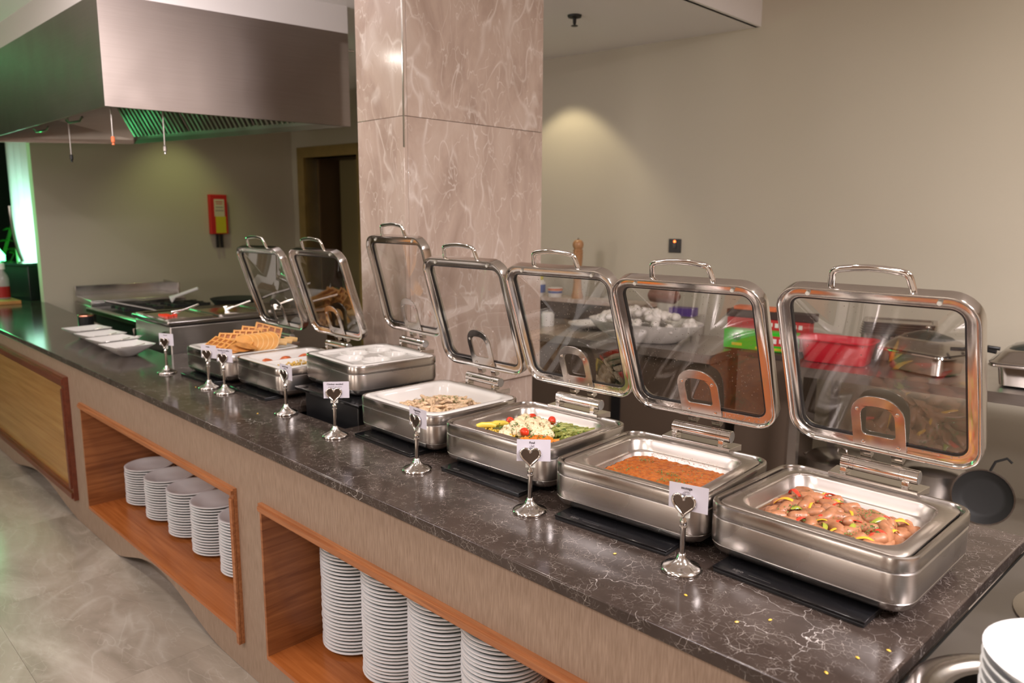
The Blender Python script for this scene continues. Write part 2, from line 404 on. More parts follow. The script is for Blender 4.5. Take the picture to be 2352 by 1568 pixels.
# door in the back wall
dr = struct(empty('door_1')); 
mb = MB(); plate_holes(mb, [(.13, 0), (1.21, 0), (1.21, 2.36), (.13, 2.36)], [[(.24, .001), (1.10, .001), (1.10, 2.25), (.24, 2.25)]], -.03, .16, wallpt)
fixn(mb.build('door_frame', 'door_frame', dr, smooth=0))
mb = MB(); plate_holes(mb, [(.2, 0), (1.14, 0), (1.14, 2.3), (.2, 2.3)], [[(.26, .02), (1.08, .02), (1.08, 2.25), (.26, 2.25)]], .16, .46, wallpt)
fixn(mb.build('door_reveal', 'door_rev', dr, smooth=0))
mb = MB(); plate_holes(mb, [(.22, .01), (1.12, .01), (1.12, 2.27), (.22, 2.27)], [], .44, .48, wallpt); fixn(mb.build('door_leaf', 'door', dr, smooth=0))
mb = MB(); plate_holes(mb, [(.93, 1.52), (1.06, 1.52), (1.06, 1.95), (.93, 1.95)], [[(.95, 1.54), (1.04, 1.54), (1.04, 1.93), (.95, 1.93)]], .42, .44, wallpt)
fixn(mb.build('window_frame', 'door_frame', dr, smooth=0))
mb = MB(); plate_holes(mb, [(.95, 1.54), (1.04, 1.54), (1.04, 1.93), (.95, 1.93)], [], .43, .437, wallpt); fixn(mb.build('window_pane', 'black_glass', dr, smooth=0))
mb = MB(); plate_holes(mb, [(.975, 1.58), (1.02, 1.58), (1.02, 1.86), (.975, 1.86)], [], .42, .428, wallpt); fixn(mb.build('notice', 'white', dr, smooth=0))
# left kitchen wall (perpendicular to the back wall)
def lwall(s, z, d):    # s metres from the corner toward the diners, d behind the face
    return (BX + s*math.sin(th)*1.0 - d*math.cos(th), BY - s*math.cos(th) - d*math.sin(th), z)
mb = MB(); plate_holes(mb, [(0, 0), (2.56, 0), (2.56, 3.35), (0, 3.35)], [], 0, .07, lwall); struct(fixn(mb.build('wall_left', 'wall', smooth=0)))
mb = MB().box(-14, -2.52, -5.5, 6.5, 2.88, 2.98); struct(mb.build('ceiling', 'ceiling', smooth=0))
struct(B('ceiling_high', 'ceiling', -2.52, 5, -5.5, 6.5, 3.3, 3.4))
struct(B('ceiling_step', 'ceiling', -2.54, -2.50, -5.5, 6.5, 2.88, 3.31))
struct(B('wall_front', 'wall_dining', -14, 5, -5.6, -5.5, 0, 3.4))
struct(B('wall_right', 'wall_dining', 4.2, 4.3, -5.5, 6.5, 0, 3.4))
struct(B('wall_far', 'black', -14.1, -14, -5.5, 6.5, 0, 3.4))
for x0, x1 in ((-5.6, -3.4), (-1.6, .4), (2.0, 3.6)):
    struct(B('trim_1', 'brown_wall', x0, x1, -5.5, -5.44, .1, 2.75))
for x in (-6.4, -2.5, 1.2): struct(B('glow_panel_1', 'panel_glow', x-.45, x+.45, -5.5, -5.47, 1.2, 2.3))  # unseen glowing panels, added as bright things for glass and metal to reflect
# marble column with its cladding tiles
CX0, CX1, CY0, CY1 = -3.03, -2.682, 2.05, 2.935
colm = struct(B('column', 'column_marble', CX0+.045, CX1-.045, CY0+.045, CY1-.045, 0, 2.88))
def ctile(x0, x1, y0, y1, z0, z1): B('tile', 'column_marble', x0, x1, y0, y1, z0, z1, colm, bevel=.0015)
for z0, z1, e in ((0, .80, .028), (.806, 2.0605, 0), (2.0625, 2.879, 0)):
    ctile(CX0+e, CX1-e, CY0+e, CY0+.02+e, z0, z1)
    ctile(CX1-.02-e, CX1-e, CY0+.0215+e, CY1-e, z0, z1)
    ctile(CX0+e, CX0+.02+e, CY0+.0215+e, CY1-e, z0, z1)
    ctile(CX0+.0215+e, CX1-.0215-e, CY1-.02-e, CY1-e, z0, z1)
B('corner_strip', 'polished', CX1-.004, CX1+.0015, CY0-.0015, CY0+.004, 1.93, 2.879, colm)

# ------------------------------------------------------------------ buffet counter
YP = 1.105
ctr = empty('buffet_counter', (-3.5, 1.5, 0), 0, 'long brown laminate buffet counter with plate niches and scalloped foot', 'counter')
def CB(name, mat, x0, x1, y0, y1, z0, z1, parent=ctr, bevel=0):
    return MB().box(x0+3.5, x1+3.5, y0-1.5, y1-1.5, z0, z1).build(name, mat, parent, smooth=30 if bevel else 0, bevel=bevel)
def arch(x0, x1, h, n=22):
    return [(x0+(x1-x0)*i/n, .002+h*math.sin(PI*(i/n)**.9)**1.7) for i in range(n+1)]
outer = [(-9, .002), (-5.85, .002)] + arch(-5.75, -4.35, .085) + [(-4.3, .002)] + arch(-3.80, -2.62, .115) + arch(-1.8, -.9, .09) + [(-.40, .002), (-.40, .868), (-9, .868)]
NZ0, NZ1 = .146, .672
n1 = (-4.15, -2.455); n2 = (-2.245, -.62); gp = (-6.4, -4.39)
holes = [[(a-.012, NZ0-.016), (b+.012, NZ0-.016), (b+.012, NZ1+.012), (a-.012, NZ1+.012)] for a, b in (n1, n2)]
mb = MB(); plate_holes(mb, outer, holes, YP, YP+.022, lambda u, v, d: (u+3.5, d-1.5, v)); fixn(mb.build('front_panel', 'laminate', ctr, smooth=0))
CB('plinth', 'plinth', -9, -.42, YP+.07, YP+.09, 0, .128)
CB('end_panel', 'laminate', -.42, -.40, YP+.022, 2.0, 0, .868)
CB('back_panel', 'laminate', -4.05, -.42, 1.98, 2.0, 0, .868)
for a, b in (n1, n2):
    liner = CB('niche_shelf', 'wood_shelf', a-.0118, b+.0118, YP-.005, 1.535, NZ0-.0158, NZ0)
    CB('niche_side', 'wood', a-.0118, a, YP-.005, 1.535, NZ0, NZ1+.0118); CB('niche_side', 'wood', b, b+.0118, YP, 1.535, NZ0, NZ1+.0118)
    CB('niche_top', 'wood', a, b, YP, 1.52, NZ1, NZ1+.0118); CB('niche_back', 'wood', a, b, 1.52, 1.535, NZ0, NZ1)
    fr = MB(); e = .026
    for (x0, x1, z0, z1) in ((a-.004, b+e, NZ1-.004, NZ1+e), (b-.004, b+e, NZ0-.03, NZ1-.004)):
        fr.box(x0+3.5, x1+3.5, YP-.014-1.5, YP-1.5, z0, z1)
        fr.box(x0+3.5+(.010 if x1-x0 > .1 else .010), x1+3.5-.0, YP-.022-1.5, YP-.013-1.5, z0+(.010 if z1-z0 < .1 else 0), z1-.006)
    fr.build('niche_trim', 'wood_trim', ctr, smooth=0)
a, b = gp
CB('lacquer_panel', 'gold_wood', a, b, YP-.006, YP-.001, .17, .75)
fr = MB()
for (x0, x1, z0, z1) in ((a-.06, b+.05, .745, .80), (a-.06, b+.05, .125, .18), (b-.002, b+.05, .18, .745), (a-.06, a, .18, .745)):
    fr.box(x0+3.5, x1+3.5, YP-.022-1.5, YP-1.5, z0, z1)
    fr.box(x0+3.5+.012, x1+3.5-.012, YP-.032-1.5, YP-.022-1.5, z0+.012, z1-.012)
fr.build('panel_frame', 'dark_wood', ctr, smooth=0)
CB('inner_floor', 'wood', -4.0, -.43, 1.63, 1.97, .70, .715)
# worktop with the cut-out under the raised dish
wt = [(-.349, 1.088), (-.304, 2.03), (-4.062, 2.03), (-4.062, 1.52), (-4.64, 1.52), (-4.66, 1.585), (-9, 1.86), (-9, 1.12), (-6.1, 1.10)]
hole = [(-2.60, 1.40), (-2.20, 1.40), (-2.20, 1.90), (-2.60, 1.90)]
mb = MB(); plate_holes(mb, wt, [hole], .87, .90, lambda u, v, d: (u, v, d))
wtop = fixn(mb.build('worktop', 'dark_marble', None, smooth=30, bevel=.004))
tag(wtop, 'glossy dark brown marble worktop with fine white veins', 'worktop')

# ------------------------------------------------------------------ plates
def plate_prof(r=.122, n=40):
    p = [(.062, .0), (.070, .0), (.074, .0025), (.098, .0050), (r-.010, .0095), (r-.003, .0128), (r, .0145), (r, .0172), (r-.0025, .0186), (r-.010, .0175), (.100, .0128), (.076, .0075), (.070, .0060), (.03, .0055)]
    m_ = MB()
    loops = [[(q[0]*math.cos(2*PI*i/n), q[0]*math.sin(2*PI*i/n), q[1]) for i in range(n)] for q in p]
    m_.loft(loops, True, True)
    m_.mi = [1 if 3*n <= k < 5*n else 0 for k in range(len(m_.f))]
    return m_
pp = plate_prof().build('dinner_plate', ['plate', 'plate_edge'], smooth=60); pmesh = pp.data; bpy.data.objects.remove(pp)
words = ['bottom', 'second', 'third', 'fourth', 'fifth', 'sixth', 'seventh', 'eighth', 'ninth', 'tenth', 'eleventh', 'twelfth', 'thirteenth', 'fourteenth', 'fifteenth', 'sixteenth', 'seventeenth', 'eighteenth', 'nineteenth', 'twentieth']
def ordw(k, n):
    if k == n-1: return 'top'
    if k < 20: return words[k] + (' from bottom' if k else '')
    tens = ['twenty', 'thirty', 'forty'][k+1 > 29 and (1 if k+1 < 40 else 2) or 0]
    ones = ['', 'first', 'second', 'third', 'fourth', 'fifth', 'sixth', 'seventh', 'eighth', 'ninth'][(k+1) % 10]
    if not ones: return {20: 'twentieth', 30: 'thirtieth', 40: 'fortieth'}[k+1] + ' from bottom'
    return tens + '-' + ones + ' from bottom'
def plate_stack(x, y, z, n, where, group, dz=.0128):
    for k in range(n):
        o = bpy.data.objects.new('dinner_plate', pmesh); COL.objects.link(o)
        o.location = (x+rnd.uniform(-.0015, .0015), y+rnd.uniform(-.0015, .0015), z+.001+k*dz); o.rotation_euler = (rnd.uniform(-.004, .004), rnd.uniform(-.004, .004), rnd.uniform(0, 6))
        tag(o, 'white plate, %s in the %s' % (ordw(k, n), where), 'plate', group)
nm1 = ['leftmost stack of the far niche', 'second stack from left in far niche', 'middle stack of the far niche', 'second stack from right in far niche', 'rightmost stack of the far niche']
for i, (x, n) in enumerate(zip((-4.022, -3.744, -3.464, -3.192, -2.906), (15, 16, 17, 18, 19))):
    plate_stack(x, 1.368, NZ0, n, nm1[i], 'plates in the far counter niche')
nm2 = ['leftmost stack of the near niche', 'second stack from left in near niche', 'third stack from left in near niche', 'rightmost stack of the near niche']
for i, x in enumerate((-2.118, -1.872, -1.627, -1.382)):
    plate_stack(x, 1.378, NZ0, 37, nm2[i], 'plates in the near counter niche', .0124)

# ------------------------------------------------------------------ chafing dishes
CW, CD = .42, .388
def prof_loops(prof, hx, hy, r0, n=7):
    return [rr(hx-i, hy-i, max(r0-i, .004), z, n) for i, z in prof]
def lid_pt(u, v, w, phi):
    # lid frame: u across, v up from the hinge edge, w outward; phi is the lean toward the diners
    return (u, .206 + v*math.sin(phi) + w*math.cos(phi), .195 + v*math.cos(phi) - w*math.sin(phi))
def lid_rr(hx, hy, r, w, phi, n=7, dome=0):
    return [lid_pt(x, y+.206, w, phi) for x, y, _ in rr(hx, hy, r, 0, n)]
def arch_poly(hw, v0, v1, rt, n=8):
    pts = [(-hw, v0), (hw, v0)]
    for cx, a0 in ((hw-rt, 0), (-hw+rt, 90)):
        for i in range(n+1):
            a = R(a0+90*i/n); pts.append((cx+rt*math.cos(a), v1-rt+rt*math.sin(a)))
    return pts
def hole_poly(hw, v0, v1, rb, rt, n=5):
    pts = []
    for cx, cy, r, a0 in ((hw-rt, v1-rt, rt, 0), (-hw+rt, v1-rt, rt, 90), (-hw+rb, v0+rb, rb, 180), (hw-rb, v0+rb, rb, 270)):
        for i in range(n+1):
            a = R(a0+90*i/n); pts.append((cx+r*math.cos(a), cy+r*math.sin(a)))
    return pts
def heightfield_pan(hx, hy, wells, depth_fn, z0, nx=64, ny=58):
    mb = MB(); vs = []; fs = []
    for j in range(ny+1):
        for i in range(nx+1):
            x = -hx+2*hx*i/nx; y = -hy+2*hy*j/ny
            vs.append((x, y, z0-depth_fn(x, y)))
    for j in range(ny):
        for i in range(nx):
            a = j*(nx+1)+i; fs.append((a, a+1, a+nx+2, a+nx+1))
    mb.add(vs, fs); return mb
def chafer(loc, rz, phi, pan, label, drops=0):
    root = empty('chafing_dish', loc, rz, label, 'chafing dish', 'open chafing dishes on the counter')
    hx, hy = CW/2, CD/2
    b1 = [(.040, .0135), (.028, .0140), (.015, .0185), (.006, .027), (.0015, .0385), (.003, .0400), (.003, .0412), (.0003, .0425), (.0, .0955), (.0004, .0965), (.003, .0985), (.003, .1005), (.0035, .1008), (.006, .1008), (.008, .06), (.02, .02)]
    MB().loft(prof_loops(b1, hx, hy, .052), True, True).build('water_tub', 'steel_x', root, 30)
    b2 = [(.0035, .1010), (.0005, .1016), (-.0005, .1030), (-.0005, .1245), (.001, .1280), (.004, .1295), (.0085, .1290), (.0105, .1255), (.012, .1180), (.0175, .1180), (.0175, .1130), (.006, .1010)]
    MB().loft(prof_loops(b2, hx, hy, .052), ring=True).build('rim', 'steel', root, 30)
    # food pan
    mat = 'porcelain' if pan != 'steel' else 'pan'
    if pan in ('steel', 'white'):
        P = [(.190, .172, .030, .117), (.1915, .1735, .030, .1245), (.190, .172, .03, .1262), (.165, .148, .05, .1262), (.1625, .1455, .05, .1248), (.160, .143, .05, .1205), (.154, .137, .05, .098), (.150, .133, .05, .0955), (.1465, .1295, .05, .092), (.141, .124, .05, .060), (.133, .116, .045, .0535), (.12, .10, .04, .0525)]
        if pan == 'white':
            P = [(.196, .179, .030, .117), (.198, .181, .032, .1275), (.196, .179, .032, .1300), (.176, .159, .045, .1300), (.172, .155, .045, .1275), (.166, .149, .05, .115), (.158, .141, .05, .085), (.145, .128, .05, .070), (.12, .10, .04, .068)]
        MB().loft([rr(a, b_, r_, z, 7) for a, b_, r_, z in P], False, True).build('food_pan', mat, root, 50)
    elif pan == 'wells':
        MB().loft([rr(a, b_, r_, z, 7) for a, b_, r_, z in [(.196, .179, .030, .117), (.198, .181, .032, .1275), (.196, .179, .032, .1300), (.172, .155, .03, .1300), (.165, .148, .02, .122)]]).build('food_pan', mat, root, 50)
        cs = [(-.006, -.090), (.092, -.030), (-.095, -.020), (.030, .085), (-.095, .092)]
        def dep(x, y):
            d = 0
            for cx, cy in cs:
                q = math.hypot(x-cx, y-cy)/.052
                if q < 1: d = max(d, .030*min(1, (1-q*q)*2.0))
                elif q < 1.12: d = min(d, -.004*math.cos((q-1.06)/.06*PI/2)) if d <= 0 else d
            return d
        heightfield_pan(.168, .151, None, dep, .1215, 96, 88).build('egg_well_insert', mat, root, 60)
    elif pan == 'trays':
        MB().loft([rr(a, b_, r_, z, 7) for a, b_, r_, z in [(.196, .179, .030, .117), (.198, .181, .032, .1275), (.196, .179, .032, .1300), (.172, .155, .03, .1300), (.165, .148, .02, .120)]]).build('food_pan', mat, root, 50)
        def dep(x, y):
            def box(x0, x1, y0, y1, dd):
                if x0 < x < x1 and y0 < y < y1: return dd*min(1, min(x-x0, x1-x, y-y0, y1-y)/.012)
                return 0
            return box(-.160, -.040, -.145, .145, .026)+box(-.026, .160, -.145, .145, .026)
        heightfield_pan(.168, .151, None, dep, .1215, 72, 64).build('divided_insert', mat, root, 60)
    elif pan == 'flat':
        MB().loft([rr(a, b_, r_, z, 7) for a, b_, r_, z in [(.196, .179, .030, .117), (.199, .182, .032, .1290), (.197, .180, .032, .1320), (.176, .159, .045, .1315), (.168, .150, .045, .1260), (.12, .10, .04, .1250)]], False, True).build('food_pan', mat, root, 50)
    # hinge
    hb = MB(); hb.loft([[(-.100, .172, .1285), (.100, .172, .1285), (.100, .172, .1365), (-.100, .172, .1365)], [(-.105, .236, .118), (.105, .236, .118), (.105, .236, .1365), (-.105, .236, .1365)]], True, True)
    fixn(hb.build('hinge_plate', 'polished', root, 0, bevel=.0015))
    for x in (-.078, .060):
        B('hinge_bracket', 'chrome', x, x+.015, .186, .214, .1365, .150, root, bevel=.001)
    prof = [(-.086, .0145), (-.085, .0165), (-.0655, .0165), (-.065, .0155), (-.064, .0155), (-.0635, .0165), (-.0555, .0165), (-.055, .0155), (-.054, .0155), (-.0535, .0165), (.0465, .0165), (.047, .0155), (.048, .0155), (.0485, .0165), (.0575, .0165), (.058, .0155), (.059, .0155), (.0595, .0165), (.085, .0165), (.086, .0145)]
    yb, zb = .203, .1605
    brl = MB().loft([[(x+.006, yb+q*math.cos(2*PI*i/24), zb+q*math.sin(2*PI*i/24)) for i in range(24)] for x, q in prof], False, False).build('hinge_barrel', 'chrome', root, 40)
    for sx in (-1, 1):
        MB().loft([[(.006+sx*.0861, yb+q*math.cos(2*PI*i/20), zb+q*math.sin(2*PI*i/20)) for i in range(20)] for q in (.0149, .001)], False, True).build('hinge_cap', 'hinge_cap', brl, 0)
    # lid
    H = .206
    prof = [(.004, .036), (0, .031), (0, .003), (.001, .0005), (.003, 0), (.006, .0006), (.0082, .003), (.0098, .0078), (.0118, .009), (.026, .0088), (.0288, .0092), (.030, .0115), (.030, .0195), (.0275, .0225), (.022, .036)]
    fx = MB().loft([lid_rr(CW/2+.0015-i, H-i, .060-i, w, phi) for i, w in prof], ring=True).build('lid', 'polished', root, 35); fixn(fx)
    MB().loft([lid_rr(CW/2+.0015-i, H-i, .060-i, w, phi) for i, w in ((.0275, .0100), (.0335, .0112), (.0335, .0200), (.0275, .0200))], ring=True).build('gasket', 'black', fx, 35)
    hx_, hy_ = CW/2+.0015-.030, H-.030; loops = []
    for k in (1, .96, .9, .8, .65, .5, .35, .2, .05):
        wdome = .0135+.013*(1-k**2.2)
        loops.append([lid_pt(x*k, y*k+.206, wdome, phi) for x, y, _ in rr(hx_, hy_, .030, 0, 7)])
    MB().loft(loops, False, True).build('glass_pane', 'glass', fx, 180)
    vp = MB(); plate_holes(vp, arch_poly(.059, .014, .150, .053), [hole_poly(.0375, .044, .124, .010, .028)], .0045, .0085, lambda u, v, d: lid_pt(u, v, d, phi))
    vf = fixn(vp.build('vent_frame', 'steel', fx, 30, bevel=.001))
    ar = MB()
    for sx in (-.035, .035):
        P8 = [lid_pt(sx+a, b_, c, phi) for c in (.010, .028) for a, b_ in ((-.012, -.026), (.012, -.026), (.012, .004), (-.012, .004))]
        ar.add(P8, [(0, 1, 2, 3), (4, 7, 6, 5), (0, 4, 5, 1), (1, 5, 6, 2), (2, 6, 7, 3), (3, 7, 4, 0)])
        fixn(ar.build('hinge_link', 'polished', fx, 0)); ar = MB()
    sc = MB()
    def stud(u, v, w0, w1, r_):
        return [[lid_pt(u+q*math.cos(2*PI*i/12), v+q*math.sin(2*PI*i/12), w, phi) for i in range(12)] for q, w in ((r_, w0), (r_*.9, w1+.0006), (r_*.5, w1))]
    for u, v in ((-.044, .112), (.044, .112), (-.036, .0225), (.042, .0225)):
        q = MB().loft(stud(u, v, .0045, .0022, .0048), False, True).build('screw', 'chrome', fx, 40)
    for u in (-.135, .135):
        MB().loft(stud(u, .394, .0088, .0045, .0052), False, True).build('bumper', 'rubber', fx, 40)
    path = [(-.0845, .409), (-.0835, .418), (-.080, .436), (-.0775, .4455), (-.072, .4505), (-.060, .4535), (-.03, .4575), (0, .459), (.03, .4575), (.060, .4535), (.072, .4505), (.0775, .4455), (.080, .436), (.0835, .418), (.0845, .409)]
    MB().tube([lid_pt(u, v, .016, phi) for u, v in path], [.0056]*4+[.0050]*7+[.0056]*4, [.0080]*15, 12, True, (0, 1, 0)).build('handle', 'chrome', fx, 50)
    if drops:
        dm = MB()
        for k in range(drops):
            u = rnd.uniform(-.165, .165); v = .045+abs(rnd.gauss(.16, .11)); v = min(v, .365)
            q = rnd.uniform(.0005, .0013); 
            kk = max(abs(u)/hx_, abs(v-.206)/hy_); w = .0135+.013*(1-kk**2.2)
            loopsd = [[lid_pt(u+a*q*math.cos(2*PI*i/6), v+a*q*1.15*math.sin(2*PI*i/6), w-h*q, phi) for i in range(6)] for a, h in ((1, -.2), (.85, .35), (.4, .62))]
            dm.loft(loopsd, True, True)
        for k in range(drops//3):
            u = rnd.uniform(-.19, .19); q = rnd.uniform(.001, .0022); w = -.0004
            v = rnd.uniform(.001, .03)
            loopsd = [[lid_pt(u+a*q*math.cos(2*PI*i/6), v+a*q*math.sin(2*PI*i/6), (.0085 if v > .011 else .003)-h*q, phi) for i in range(6)] for a, h in ((1, -.2), (.85, .35), (.4, .62))]
            dm.loft(loopsd, True, True)
        tag(dm.build('water_drops', 'water', fx, 60), kind='stuff')
    return root
Z9 = .9
CH = {7: (-.5751, 1.5846, -.0257, 0, -20.6, 'steel'), 6: (-1.0110, 1.5675, .0577, 0, -22.4, 'steel'), 5: (-1.4738, 1.5957, .0224, 0, -19.5, 'steel'),
      4: (-1.9292, 1.6039, -.02, 0, -17.1, 'white'), 3: (-2.4840, 1.7130, -.0733, .0593, -14.5, 'wells'), 2: (-2.9130, 1.6299, 0, 0, -17.7, 'trays'), 1: (-3.3420, 1.5931, .0119, 0, -18.1, 'flat')}
CL = {7: 'open steel chafing dish of sausages and peppers beside the stacked white bowls', 6: 'open steel chafing dish filled with orange bean stew', 5: 'open steel chafing dish of cauliflower, beans and cherry tomatoes',
      4: 'open chafing dish with white pan of chicken strips', 3: 'raised open chafing dish with empty white egg wells on black box', 2: 'open chafing dish with divided white insert and red sauced eggs', 1: 'open chafing dish topped with waffles and pancakes on white tray'}
DR = {7: 90, 6: 420, 5: 380}
for k, (x, y, t, dz, ph, pan) in CH.items():
    chafer((x, y, Z9+dz), t, R(ph), pan, CL[k], DR.get(k, 0))
def cpt(k, lx, ly, lz):
    x, y, t, dz = CH[k][:4]
    return (x+lx*math.cos(t)-ly*math.sin(t), y+lx*math.sin(t)+ly*math.cos(t), Z9+dz+lz)
# induction plates
def ring_text(mb_mat, parent, x, y, z):
    vs, fs = text_mesh('aipo', .014, .0)
    m_ = MB(); m_.add([(x+a, y+b_, z) for a, b_, c in vs], fs); m_.build('logo_print', mb_mat, parent, 0)
    MB().box(x+.024, x+.072, y-.003, y-.0024, z, z+.0001).build('logo_line', mb_mat, parent, 0)
M['logo'] = simple('grey_print', (.12, .11, .10), .5)
IPL = {7: 'black induction plate under the sausage chafing dish', 6: 'black induction plate under the bean stew chafing dish', 5: 'black induction plate under the mixed vegetable chafing dish', 4: 'black induction plate under the chicken chafing dish', 2: 'black induction plate under the divided egg chafing dish', 1: 'black induction plate under the waffle chafing dish'}
for k in (7, 6, 5, 4, 2, 1):
    p = cpt(k, 0, 0, 0); e = empty('induction_plate', p, CH[k][2], IPL[k], 'hot plate', 'flat black induction plates')
    MB().box(-.154, .154, -.237, .10, .0, .0065).build('base', 'black', e, 30, bevel=.001)
    MB().box(-.1555, .1555, -.2385, .10, .0075, .0132).build('glass_top', 'black_glass', e, 30, bevel=.001)
    MB().box(-.150, .150, -.233, .098, .0064, .0076).build('seam', 'black_matte', e, 0)
    ring_text('logo', e, -.105, -.222, .0134)
e = empty('induction_box', (-2.415, 1.665, .9), 0, 'tall black induction box set into the counter cut-out', 'hot plate')
MB().box(-.155, .205, -.20, .185, -.10, .060).build('body', 'black', e, 30, bevel=.004)
MB().box(-.225, .218, -.207, .19, .059, .0717).build('top_plate', 'black_glass', e, 30, bevel=.003)
MB().box(-.11, .10, -.2075, -.206, .061, .070).build('control_strip', 'black_matte', e, 0)

# ------------------------------------------------------------------ sign stands
FONT_AR = {'sausage': '\ufed6\ufee7\ufe8e\ufed8\ufee7', 'foul': '\ufedd\ufeee\ufed3', 'chicken': '\ufead\ufe8e\ufec0\ufea8\ufedf\ufe8d \ufeca\ufee3 \ufe9d\ufe8e\ufe9f\ufea9'}
def heart_pts(n=28, s=1.0):
    pts = []
    for i in range(n):
        t = 2*PI*i/n
        x = 16*math.sin(t)**3; y = 13*math.cos(t)-5*math.cos(2*t)-2*math.cos(3*t)-math.cos(4*t)
        pts.append((x/32*.049*s, (y+2.5)/29*.049*s))
    return pts
def card_stand(x, y, rot, lines, label, txt_col='ink', tilt=0):
    root = empty('card_stand', (x, y, .9), rot, label, 'sign stand', 'heart card stands along the counter edge')
    MB().lathe([(.034, 0), (.0432, .0005), (.0438, .0035), (.0425, .0065), (.038, .0095), (.030, .0125), (.020, .0175), (.013, .024), (.0095, .031), (.0075, .036), (.0065, .037)], 40).build('base', 'polished', root, 40)
    MB().lathe([(.0058, .034), (.0058, .095)], 16).build('stem', 'polished', root, 40)
    MB().lathe([(.0058, .093), (.0085, .0945), (.0085, .0965), (.0060, .0985), (.0072, .102), (.0078, .106), (.0070, .110), (.0045, .1135), (.004, .118)], 20).build('finial', 'chrome', root, 50)
    hc = .1415
    hp = heart_pts(40)
    ring = MB().tube([(a, -.004, hc+b_) for a, b_ in hp]+[(hp[0][0], -.004, hc+hp[0][1])], .0030, .0030, 8, False, (0, 1, 0)).build('heart_frame', 'chrome', root, 60)
    fp = MB(); plate_holes(fp, [(a*.96, b_*.96) for a, b_ in hp], [], -.0035, -.0012, lambda u, v, d: (u, d, hc+v)); fixn(fp.build('heart_plate', 'heart_face', root, 0))
    cz = .160
    B('clip', 'rubber', -.012, .012, -.0012, .0042, .116, .135, root)
    c = B('card', 'card', -.042+.008, .042+.008, .0, .0006, cz-.028, cz+.028, root)
    for k, (tx, size, dzz, off) in enumerate(lines):
        vs, fs = text_mesh(tx, size, off)
        m_ = MB(); m_.add([(.004+a, -.0004, cz+dzz+b_) for a, b_, c_ in vs], fs); m_.build('lettering', txt_col, c, 0)
    return root
M['heart_face'] = simple('heart_mirror', (.16, .13, .115), .12, 1)
fb = lambda s1, s2, s3: [(s1, .0080, .0195, .0002), (s2, .0072, .0115, .0), (s3, .0066, .0040, .0001)]
card_stand(-.7868, 1.3111, R(12), fb('sausage', FONT_AR['sausage'], '900 GM'), 'heart card stand reading sausage before the sausage dish')
card_stand(-1.2287, 1.3141, R(42), fb('Foul', FONT_AR['foul'], '1000GM'), 'heart card stand reading Foul before the vegetable dish')
card_stand(-1.6762, 1.3079, R(-3), fb('Vegetables', '1000GM', '540 \ufead\ufecc\ufeb3'), 'heart card stand reading Vegetables before the chicken dish')
card_stand(-2.1408, 1.3264, R(52), fb('Chicken sautéed', FONT_AR['chicken'], '900GM'), 'heart card stand reading Chicken before the black induction box')
card_stand(-2.5284, 1.3592, R(2), fb('poached egg', '900GM', '80 \ufead\ufecc\ufeb3'), 'heart card stand reading poached egg before the egg dish')
card_stand(-3.0130, 1.3445, R(22), fb('Pancakes & waffles', '500GM', '50 \ufead\ufecc\ufeb3'), 'right one of the paired heart card stands by the waffles')
card_stand(-3.1478, 1.3370, R(22), fb('Waffle', '', ''), 'left one of the paired heart card stands by the waffles')
card_stand(-3.5970, 1.3319, R(25), fb('French', '', ''), 'heart card stand nearest the square white bowls')

# ------------------------------------------------------------------ food
def scatter(k, n, hx, hy, zfn, maker, mind, cx=0, cy=0, tries=60):
    pts = []
    for i in range(n):
        for t in range(tries):
            x = rnd.uniform(-hx, hx)+cx; y = rnd.uniform(-hy, hy)+cy
            if all((x-a)**2+(y-b_)**2 > mind*mind for a, b_ in pts): break
        else: continue
        pts.append((x, y)); maker(cpt(k, x, y, zfn(x, y)), i)
def inst(name, mesh, loc, rot, sc, label, cat, group):
    o = bpy.data.objects.new(name, mesh); COL.objects.link(o); o.location = loc; o.rotation_euler = rot
    o.scale = sc if isinstance(sc, tuple) else (sc, sc, sc); return tag(o, label, cat, group)
def mesh_of(mb_, name, mat, smooth=60):
    o = mb_.build(name, mat, None, smooth); me = o.data; bpy.data.objects.remove(o); return me
def wobble(mb_, amp, seed=0):
    rg = random.Random(seed); ph = [rg.uniform(0, 6) for _ in range(6)]; fr_ = 160
    mb_.v = [(x+amp*math.sin(y*fr_+ph[0])+amp*.5*math.sin(z*fr_*2+ph[1]), y+amp*math.sin(x*fr_+ph[2]), z+amp*math.sin(x*fr_+ph[3])*math.cos(y*fr_+ph[4])) for x, y, z in mb_.v]; return mb_
saus = []
for v in range(5):
    Ln = .017+.003*v; q = .0118+.0006*(v % 3); bend = .0015*(v-1)
    pts = []; rad = []
    for i in range(11):
        t = -1+2*i/10; pts.append((Ln*1.25*t, bend*4*(t*t), 0)); rad.append(max(.001, q*(1-abs(t)**4.2)**.5))
    saus.append(mesh_of(wobble(MB().tube(pts, rad, rad, 12), .0005, v), 'sausage', 'sausage'))
def pile7(x, y): return .076 + .018*math.exp(-((x+.10)**2+(y-.055)**2)/.006) + .010*math.exp(-((x-.05)**2+(y+.02)**2)/.01) - .006*(y > .08)
def mk(p, i):
    inst('sausage', saus[i % 5], p, (rnd.uniform(-.35, .35), rnd.uniform(-.35, .35), rnd.uniform(0, PI)), rnd.uniform(.98, 1.22),
         'pale browned sausage piece in the pile on the sausage chafing dish', 'sausage', 'sausage pieces in the chafing dish')
scatter(7, 115, .128, .111, lambda x, y: pile7(x, y)-.002, mk, .0235)
scatter(7, 44, .112, .095, lambda x, y: pile7(x, y)+.011, mk, .030)
